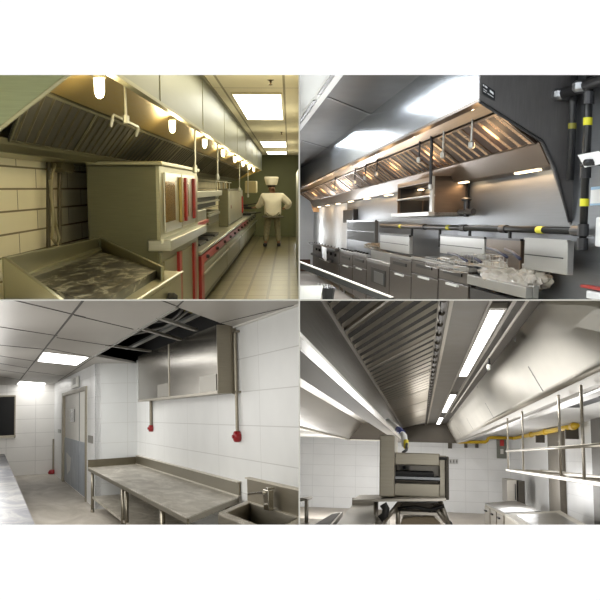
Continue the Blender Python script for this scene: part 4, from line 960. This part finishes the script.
for k in range(46):
    for dy, rr in ((0, .006), (.1, .006), (.12, .02), (.3, .02), (.32, .006)): bd.append(V(.125, 2.6+.43*k+dy, ZR-.055)); br_.append(rr)
R.build(MB().tube(bd, br_, 8), 'beaded_trim', sd, h)
R.build(MB().box(.41, .70, 2.2, YE, ZR-.0, ZR+.01), 'light_channel', sd, h)
R.build(MB().box(.52, .545, 2.2, YE, ZR-.025, ZR), 'channel_edge', ss, h)
R.build(MB().box(.395, .41, 2.2, YE, ZR-.02, ZR), 'channel_edge', ss, h)
R.build(MB().sheet([(.70, ZR), (.735, .84), (.80, .70), (.90, .52), (.93, .47)], 2.2, YE, .01), 'right_skirt', sl, h, smooth=True)
R.build(MB().sheet([(.93, .50), (.955, .42), (.985, .41)], 2.2, YE, .012), 'right_lip', ss, h)
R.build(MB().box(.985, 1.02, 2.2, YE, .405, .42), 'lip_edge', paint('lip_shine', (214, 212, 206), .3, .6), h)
R.build(MB().sheet([(1.02, .41), (1.10, .425), (1.20, .44)], 2.2, YE, .01), 'outer_flange', ss, h)
for px, w in ((0, 0), (1, 1), (2, 2), (3, 3)):
    yy = 6.2+4.2*px; R.build(MB().sheet([(.705, ZR-.012), (.74, .83), (.805, .69), (.905, .51)], yy, yy+.05, .004), 'seam_strip', sd, h)
R.build(MB().prof([(-.52, .40), (.98, .40), (.98, .50), (.70, ZR), (.1, ZR), (-.52, .8)], YE, YE+.03), 'end_panel', sd, h)
filters(R, h, (.12, .90), (-.51, .79), 1.2, 21.0, 2.3, .34, 1.6, steel('baffle_steel', (196, 190, 178), .34, .8, (1, 1, 1), .05, .5, 0), paint('baffle_gap', (40, 37, 33), .7), ss, w=.5, t=.025, back=.004, gap=.02)
# --- strip lights
pan = glow('strip_diffuser', (1, .99, .97), 6)
for k, (ya, yb, w) in enumerate(((4.9, 9.0, 'nearest and longest looking'), (11.7, 16.4, 'middle'), (18.6, 22.3, 'farthest'))):
    q = R.thing('strip_light', 'lit rectangular strip light inside the hood, '+w, 'strip light', V(.455, (ya+yb)/2, ZR-.03), 'strip lights of the hood')
    R.build(MB().box(.415, .50, ya, yb, ZR-.03, ZR-.015), 'diffuser', pan, q)
    R.build(MB().box(.405, .415, ya-.05, yb+.05, ZR-.034, ZR).box(.50, .51, ya-.05, yb+.05, ZR-.034, ZR).box(.405, .51, ya-.08, ya, ZR-.034, ZR).box(.405, .51, yb, yb+.08, ZR-.034, ZR), 'housing', ss, q)
    R.area((.455, (ya+yb)/2, ZR-.05), .08, yb-ya, 13, (1, .98, .94))
# --- conduit with a dangling lamp holder
t = R.thing('conduit', 'thin pale conduit along the strip lights with a dangling lamp holder', 'conduit', V(.585, 8, ZR-.05))
R.build(MB().cyl(V(.585, 3, ZR-.05), V(.585, 16, ZR-.05), .009), 'conduit_tube', sl, t)
y = R.Y(489, .585, .8)
R.build(MB().tube([V(.585, y, ZR-.05), V(.583, y, ZR-.10), V(.583, y, ZR-.11)], [.006, .012, .02]), 'lamp_holder', blk, t)
R.build(MB().lathe((.583, y, ZR-.165), [(.008, 0), (.018, .015), (.018, .05)]), 'bulb', paint('bulb_white', (235, 235, 230), .2), t)
for k in range(4): R.build(MB().bar(V(.585, 6.0+2.8*k, ZR-.05), V(.62, 6.0+2.8*k, ZR), .02), 'clip', sd, t)
# --- left hood
t = R.thing('side_hood', 'second steel hood at the left, its slanted inside seen past the main hood', 'exhaust hood', (-1.3, 12, .4))
R.build(MB().sheet([(-1.9, .40), (-1.55, .86), (-.72, .86), (-.62, .40)], 2.2, 21.5, -.01), 'hood_shell', ss, t)
R.build(MB().prof([(-1.93, .385), (-1.86, .385), (-1.86, .41), (-1.93, .41)], 2.2, 21.5), 'left_lip', sl, t)
R.build(MB().prof([(-1.9, .40), (-1.55, .86), (-.72, .86), (-.62, .40)], 21.5, 21.54), 'end_panel', sd, t)
R.build(MB().box(-1.93, -.62, 21.44, 21.5, .385, .41), 'end_lip', sl, t)
R.build(MB().box(-1.2, -1.05, 2.2, 21.4, .82, .85), 'inner_trim', sl, t)
R.build(MB().cyl(V(-.95, 3, .70), V(-.95, 21, .70), .014), 'inner_pipe', sl, t)
for k in range(7): R.build(MB().cyl(V(-.95, 5+2.4*k, .70), V(-.95, 5+2.4*k, .86), .01), 'pipe_hanger', sd, t)
R.build(MB().sheet([(-.74, .80), (-.66, .44)], 2.2, 21.4, .02), 'inner_strip', sl, t)
R.one(MB().box(-7, -1.96, 2.2, 21.9, .44, .47), 'ceiling_panel', white, 'white ceiling panel left of the side hood', 'ceiling panel')
# --- hanging shelf rack on the right
xs = .9
t = R.thing('hanging_shelf', 'hanging tubular steel shelf rack with two long rails at the right', 'shelf', V(xs, 6, -.1))
zt_, zb_ = R.Z(445, xs, R.Y(599, xs, 0)), R.Z(483.5, xs, R.Y(599, xs, -.1))
yn = 3.2; yf = R.Y(507, xs, -.1)
tubes = steel('tube_steel', (204, 198, 186), .3, .8)
R.build(MB().cyl(V(xs, yn, zt_), V(xs, yf, zt_), .011), 'upper_rail', tubes, t, smooth=True)
R.build(MB().bar(V(xs, yn, zb_), V(xs, yf, zb_), .03, .026), 'lower_rail', tubes, t, bevel=.005)
R.build(MB().bar(V(xs+.35, yn, zb_), V(xs+.35, yf, zb_), .03, .03), 'rear_rail', tubes, t, bevel=.005)
for px in (508, 523, 560, 583):
    y = R.Y(px, xs, .1)
    R.build(MB().cyl(V(xs, y, zb_), V(xs, y, .43), .0095), 'post', tubes, t, smooth=True)
    R.build(MB().cyl(V(xs, y, zb_), V(xs+.35, y, zb_), .010), 'cross_bar', tubes, t)
# --- column on the right wall
xc = XR-.12
yc0, yc1 = R.Y(559, xc, 0), R.Y(548, xc, 0)
R.struct(MB().box(xc, XR, yc0, yc1, ZF, .66), 'wall_pillar', steel('pillar_steel', (120, 114, 104), .45, .6))
yc0, yc1 = R.Y(603, xc, 0), R.Y(592, xc, 0)
R.struct(MB().box(xc, XR, yc0, yc1, ZF, .66), 'wall_pillar', steel('pillar_steel2', (96, 92, 86), .45, .6))
yc0, yc1 = R.Y(548, XR-.02, 0), R.Y(525, XR-.02, 0)
R.struct(MB().box(XR-.03, XR, yc0, yc1, ZF, .66), 'wall_panel', paint('panel_white', (226, 227, 228), .5))
# --- yellow gas pipes
yel = paint('gas_yellow', (206, 170, 34), .4)
xg = XR-.19
t = R.thing('gas_pipe', 'yellow gas pipe running along the top of the right wall below the soffit', 'pipe', V(xg, 12, .3))
z1 = R.Z(422.5, xg, R.Y(575, xg, .3)); 
zg = .59; pts = [V(xg, R.Y(p_, xg, zg), zg) for p_ in (577, 556, 540, 528)]+[V(xg, YB-.35, zg), V(xg-.05, YB-.3, zg)]
R.build(MB().tube(pts, .045, 12), 'pipe', yel, t, smooth=True)
pts2 = [V(xg-.05, YB-.3, zg), V(R.X(490, YB-.3, zg), YB-.3, zg), V(R.X(488, YB-.3, zg), YB-.3, zg-.03), R.at(487, 441, y=YB-.3), R.at(485, 442, y=YB-.3), R.at(460, 442, y=YB-.3), R.at(456, 441.5, y=YB-.3)]
R.build(MB().tube(pts2, .045, 12), 'pipe', yel, t, smooth=True)
for px in (573, 545, 531):
    p = V(xg, R.Y(px, xg, zg), zg); R.build(MB().tube([p-V(0, .12, 0), p+V(0, .12, 0)], .062, 12), 'coupling', yel, t)
for px in (567, 537):
    p = V(xg, R.Y(px, xg, zg), zg); R.build(MB().box(p.x-.03, XR, p.y-.04, p.y+.04, p.z-.2, p.z), 'bracket', sd, t)
for px in (477, 466): p = R.at(px, 442, y=YB-.3); R.build(MB().box(p.x-.04, p.x+.04, p.y, YB, p.z-.16, p.z), 'bracket', sd, t)
# --- fire alarm box, sockets
t = R.thing('alarm_box', 'grey control box with a red button on the back wall right of the machine', 'control box', R.at(502, 458, y=YB-.12))
R.build(R.face(MB(), YB-.15, 497, 506.5, 438.5, 458.5, .15), 'box_body', paint('box_grey', (118, 120, 112), .5), t, bevel=.01)
R.build(R.face(MB(), YB-.19, 500, 504, 440, 446, .04), 'red_button', paint('alarm_red', (178, 40, 34), .4), t)
R.build(R.face(MB(), YB-.17, 500.5, 503.5, 449, 454, .02), 'cover', paint('cover_white', (210, 210, 206), .4), t)
R.one(R.face(MB(), YB-.06, 448, 452, 443, 448.5, .06), 'junction_box', sd, 'small dark junction box under the hood end on the back wall', 'junction box')
for k in range(3):
    q = R.thing('wall_socket', 'white double socket on the back wall, '+['left', 'middle', 'right'][k]+' of the row of three', 'socket', R.at(450.5+3*k, 463, y=YB-.02), 'sockets right of the machine')
    R.build(R.face(MB(), YB-.03, 449.3+3.1*k, 451.8+3.1*k, 459, 464, .03), 'plate', paint('socket_plate', (196, 196, 194), .4), q)
    R.build(R.face(MB(), YB-.036, 450+3.1*k, 451.1+3.1*k, 460.3, 462.6, .006), 'insert', paint('socket_dark', (110, 110, 110), .4), q)
# --- the central machine
Y0 = 6.0
t = R.thing('contact_grill', 'boxy steel grill machine with upper and lower housings on a stand, centre', 'grill machine', R.at(415, 500, y=Y0))
R.build(R.face(MB(), Y0-.2, 379.5, 394.5, 435, 497, .8), 'left_column', ap, t, bevel=.008)
R.build(R.face(MB(), Y0, 395, 440, 453, 465.5, .55), 'upper_housing', ap, t, bevel=.008)
R.build(R.face(MB(), Y0, 392, 440, 483, 497, .6), 'lower_housing', ap, t, bevel=.008)
R.build(R.face(MB(), Y0+.5, 393, 446, 455, 497, .08), 'rear_panel', ss, t)
R.build(R.face(MB(), Y0+.02, 393, 434, 471.5, 477, .5), 'dark_tray', blk, t, bevel=.006)
R.build(R.face(MB(), Y0-.05, 392, 440, 477, 479.5, .5), 'tray_edge', paint('tray_blue_grey', (150, 154, 158), .35, .5), t)
R.build(R.face(MB(), Y0+.05, 395, 438, 480.5, 483, .4), 'gap_bar', sd, t)
R.build(R.face(MB(), Y0+.1, 440, 445, 456.5, 498, .5), 'right_cheek', ap, t)
R.build(R.face(MB(), Y0+.05, 445.3, 449, 456.5, 500, .35), 'right_post', sd, t, bevel=.006)
R.build(R.face(MB(), Y0-.02, 439, 447, 457, 460, .1), 'hinge', blk, t)
for a in (453.5, 462.5, 480): R.build(R.face(MB(), Y0-.02, 393.2, 395.6, a, a+4, .1), 'hinge_block', blk, t)
for px in (383, 407, 435): R.build(R.face(MB(), Y0+.02, px-2, px+2, 497, 499, .2), 'foot', blk, t)
R.build(R.face(MB(), Y0+.45, 399.5, 409.5, 464.5, 472.5, .02), 'inspection_plate', paint('plate_pale', (222, 218, 210), .4), t)
R.build(R.face(MB(), Y0+.44, 402.5, 405.5, 466, 469.5, .02), 'lock', blk, t)
q = R.thing('hanging_hose', 'pale flexible tube with yellow and black end dropping onto the grill machine', 'hose', R.at(405, 452, y=7.2))
A = R.at(397, 428, y=8); B = R.at(404, 436, y=7.3); C_ = R.at(405, 445, y=7)
R.build(MB().tube([R.at(388, 421, y=9.0), A, B, C_], .028, 12), 'tube', white, q, smooth=True)
R.build(MB().tube([R.at(406, 441, y=6.95), R.at(406, 447.5, y=6.9)], .022), 'yellow_sleeve', paint('sleeve_yellow', (216, 200, 60), .4), q)
R.build(MB().tube([R.at(406.8, 444, y=6.9), R.at(406.5, 450, y=6.8), R.at(403, 452.5, y=6.7)], .012), 'black_end', blk, q, smooth=True)
R.build(MB().tube([lp(A, B, .5)+V(-.02, 0, .02), lp(A, B, .8)+V(0, 0, .01)], .03), 'blue_mark', paint('mark_blue', (70, 80, 150), .4), q)
# stand under the machine
t = R.thing('machine_stand', 'tubular stand with slanting braces and dark shelf under the grill machine', 'stand', R.at(415, 525, y=Y0))
def L3(a, b, y, r, mb=None): return (mb or MB()).cyl(R.at(*a, y=y), R.at(*b, y=y), r)
R.build(MB().prism([R.at(x, yy, y=Y0-.3) for x, yy in ((352, 499.5), (446, 498.5), (446, 501), (352, 502))], (0, .7, 0)), 'top_rail', ss, t)
for a, b in (((376, 501), (376, 530)), ((382, 524), (400, 502)), ((440, 501), (449, 525)), ((398, 503), (398, 528)), ((434, 505), (446, 522))):
    R.build(L3(a, b, Y0, .017), 'brace', ss, t, smooth=True)
R.build(R.face(MB(), Y0+.1, 400, 443, 503, 513, .5), 'dark_shelf', sd, t)
R.build(R.face(MB(), Y0+.0, 392, 444, 512, 515, .6), 'shelf_rail', ss, t)
R.build(MB().tube([R.at(x, yy, y=Y0-.1) for x, yy in ((398, 509), (415, 507), (430, 510), (444, 506))], .014), 'loose_cable', blk, t, smooth=True)
p = R.at(449, 524.5, y=Y0); R.build(MB().cyl(p, p+V(0, .1, 0), .025), 'castor', blk, t)
R.build(MB().tube([R.at(x, yy, y=Y0-.3) for x, yy in ((383, 504), (386, 509), (385, 515), (380, 519))], .026), 'black_hose', blk, t, smooth=True)
t = R.one(MB().prism([R.at(x, yy, y=Y0+.3) for x, yy in ((402, 518), (434, 516), (448, 532), (398, 532))], (0, .35, 0)), 'cardboard_box', paint('tan_board', (186, 172, 148), .6), 'tan board box under the machine stand at the bottom edge', 'box', bevel=.01)
# --- left benches
zb = -.42
t = R.thing('work_bench', 'pale steel work bench left of the grill machine with raised frame', 'bench', R.at(350, 525, z=zb))
q_ = [R.at(352, 505, z=zb), R.at(376, 505, z=zb), R.at(374, 532, z=zb), R.at(330, 532, z=zb)]
R.build(MB().prism(q_, (0, 0, -.03)), 'bench_top', steel('bench_steel', (200, 198, 192), .4, .6), t)
R.build(MB().prism([q_[0], q_[1], q_[1]+V(0, .04, 0), q_[0]+V(0, .04, 0)], (0, 0, .06)), 'rear_lip', ss, t)
R.build(MB().box(q_[3].x+.1, q_[2].x, q_[2].y-.3, q_[0].y, ZF, zb-.03), 'bench_body', ap, t)
t = R.thing('drop_in_sink', 'dark sink unit at the lower left edge behind the bench', 'sink', R.at(325, 520, z=-.44))
q_ = [R.at(333, 513, z=-.44), R.at(343, 511.5, z=-.44), R.at(330, 527, z=-.44), R.at(306, 529, z=-.44)]
R.build(MB().prism(q_, (0, 0, -.04)), 'rim', ss, t)
c0 = sum(q_, V(0, 0, 0))/4
R.build(MB().prism([c0+(p-c0)*.75+V(0, 0, .004) for p in q_], (0, 0, -.02)), 'bowl', blk, t)
R.build(MB().box(c0.x-.3, c0.x+.2, q_[3].y+.2, q_[0].y-.1, ZF, -.48), 'body', ap, t)
t = R.thing('hand_rail', 'short tubular rail with one post at the lower left corner', 'rail', R.at(306, 524, y=6))
R.build(MB().cyl(R.at(296, 500.5, y=5.4), R.at(311, 497.5, y=6), .013), 'rail_bar', ss, t, smooth=True)
R.build(MB().cyl(R.at(306.5, 499, y=5.8), R.at(306.5, 532, y=5.8), .014), 'post', ss, t, smooth=True)
# --- right hand equipment
zr = -.95
t = R.thing('refrigerated_counter', 'low steel counter with doors and grey top at the right by the wall', 'counter', R.at(500, 520, z=zr))
def Q(l, z): return [R.at(x, y, z=z) for x, y in l]
zk = -.93
k = Q(((485, 503), (516, 500.5), (541, 511), (505, 512.5)), zk)
R.build(MB().prism(k, (0, 0, -.03)), 'worktop', steel('counter_top_grey', (150, 148, 144), .4, .6), t)
bx = [p-V(0, 0, .03) for p in k]; R.build(MB().prism(bx, (0, 0, ZF+.1-zk)), 'body', ap, t)
for i in range(3):
    A, B = lp(k[0], k[3], i/3+.03), lp(k[0], k[3], (i+1)/3-.03)
    R.build(MB().prism([A+V(-.02, 0, -.06), B+V(-.02, 0, -.06), B+V(.0, 0, -.06), A+V(.0, 0, -.06)], (0, 0, ZF+.2-zk)), 'door', ss, t)
    R.build(MB().bar(lp(A, B, .15)+V(-.035, 0, -.14), lp(A, B, .5)+V(-.035, 0, -.14), .03), 'handle', blk, t)
t = R.thing('fryer', 'low steel fryer with dark well at the bottom right', 'fryer', R.at(560, 525, z=-.8))
k = Q(((505, 513.5), (560, 510.5), (596, 530), (530, 532)), -.84)
R.build(MB().prism(k, (0, 0, -.04)), 'top_rim', sl, t)
c0 = sum(k, V(0, 0, 0))/4; R.build(MB().prism([c0+(p-c0)*.72+V(0, 0, .004) for p in k], (0, 0, -.01)), 'well', steel('well_steel', (120, 118, 112), .3, .8), t)
R.build(MB().prism([p-V(0, 0, .04) for p in k], (0, 0, -.6)), 'body', ap, t)
t = R.thing('tall_fridge', 'tall narrow steel fridge against the right wall above the low counter', 'fridge', R.at(515, 503, x=XR-.5))
yb_ = YB-3; R.build(R.face(MB(), yb_, 507, 517, 479.5, 503, 1.2), 'body', ss, t, bevel=.01)
R.build(R.face(MB(), yb_-.03, 518, 525, 481, 504, 1.0), 'dark_side', sd, t)
R.build(R.face(MB(), yb_-.05, 515, 516, 484, 500, .04), 'handle', blk, t)
# slots in the soffit
for px, py, w in ((538, 411, 'left'), (585, 402, 'right')):
    p = R.at(px, py, z=.66); R.one(MB().box(p.x-.06, p.x+.1, p.y-.9, p.y+.9, .65, .659), 'soffit_slot', blk, 'dark slot in the white soffit at the right, '+w+' one', 'vent slot', 'slots in the soffit')
# room lighting
for x, y in ((-1.25, 12), (-2.3, 20), (2.0, 12)): R.area((x, y, .36), .6, 2.4, 12, (1, 1, 1))
R.lamp_row((14, 19.5), -1.6, -.7, 120, (1, 1, 1), .5)
R.lamp_row((10, 17), 1.9, -.5, 40, (1, 1, 1), .4)
R.lamp_row((4.5, 8), .3, -.3, 10, (1, .98, .94), .4)
# =====================================================================================
# what the four rooms share: the white front wall they are seen through, partitions, shell
# =====================================================================================
for r_ in (TL, TR, BL, BR): r_.cut()
for o in list(bpy.data.objects):
    if o.type == 'EMPTY' and not o.children: bpy.data.objects.remove(o)
W = Room(300, 300, (0, 0)); zc = 0
D = 2.4; s = D/F
front = paint('gallery_white', (253, 253, 253), .9)
def wall_slab(name, x0, x1, z0, z1, ch):
    """front wall field with its edge towards an opening splayed back"""
    mb = MB(); d2 = D+.05
    a = [V(x0, D, z0), V(x1, D, z0), V(x1, D, z1), V(x0, D, z1)]
    b = [V(x0-ch[0], d2, z0-ch[2]), V(x1+ch[1], d2, z0-ch[2]), V(x1+ch[1], d2, z1+ch[3]), V(x0-ch[0], d2, z1+ch[3])]
    mb.hexa(a, b); W.struct(mb, name, front)
wall_slab('wall_front', -6, 6, 225*s, 6, (0, 0, -.03, 0))
wall_slab('wall_front', -6, 6, -6, -224.7*s, (0, 0, 0, -.03))
wall_slab('wall_front', -6, -1.0, -225*s, 225*s, (0, -.03, 0, 0))
wall_slab('wall_front', 1.0, 6, -225*s, 225*s, (-.03, 0, 0, 0))
pm = paint('partition_grey', (196, 194, 184), .7)
W.struct(MB().box(-.0042, .0, D+.006, 27, -8, 8), 'wall_partition', pm)
W.struct(MB().box(-16, -.0042, D+.006, 27, -.0022, .002), 'wall_partition', pm)
W.struct(MB().box(.0, 16, D+.006, 27, -.0022, .002), 'wall_partition', pm)
sh = paint('shell_grey', (90, 90, 90), .8)
W.struct(MB().box(-16, 16, 27, 27.1, -11, 11), 'wall_back', sh)
W.struct(MB().box(-16.1, -16, D+.1, 27, -11, 11), 'wall_left', sh)
W.struct(MB().box(16, 16.1, D+.1, 27, -11, 11), 'wall_right', sh)
W.struct(MB().box(-16, 16, D+.1, 27, 11, 11.1), 'ceiling', sh)
W.struct(MB().box(-16, 16, D+.1, 27, -11.1, -11), 'floor', sh)
m4 = MB().box(-16, -5.9, D+.02, D+.1, -11, 11).box(5.9, 16, D+.02, D+.1, -11, 11).box(-5.9, 5.9, D+.02, D+.1, 5.9, 11).box(-5.9, 5.9, D+.02, D+.1, -11, -5.9)
W.struct(m4, 'wall_front', front)
cam = bpy.data.cameras.new('camera'); co = bpy.data.objects.new('camera', cam); COL.objects.link(co)
co.location = CAM; co.rotation_euler = (PI/2, 0, 0)
cam.sensor_fit = 'HORIZONTAL'; cam.sensor_width = 36; cam.lens = 36*F/600; cam.clip_end = 200; cam.clip_start = .05
sc = bpy.context.scene; sc.camera = co
w = bpy.data.worlds.new('daylight'); sc.world = w; w.use_nodes = True
w.node_tree.nodes['Background'].inputs[0].default_value = (1, 1, 1, 1); w.node_tree.nodes['Background'].inputs[1].default_value = 1.06
sc.view_settings.view_transform = 'Standard'; sc.view_settings.look = 'None'; sc.view_settings.exposure = 0; sc.view_settings.gamma = 1
sc.view_settings.use_curve_mapping = False
sc.cycles.max_bounces = 8; sc.cycles.diffuse_bounces = 4; sc.cycles.glossy_bounces = 5; sc.cycles.sample_clamp_indirect = 6
sc.cycles.use_denoising = True
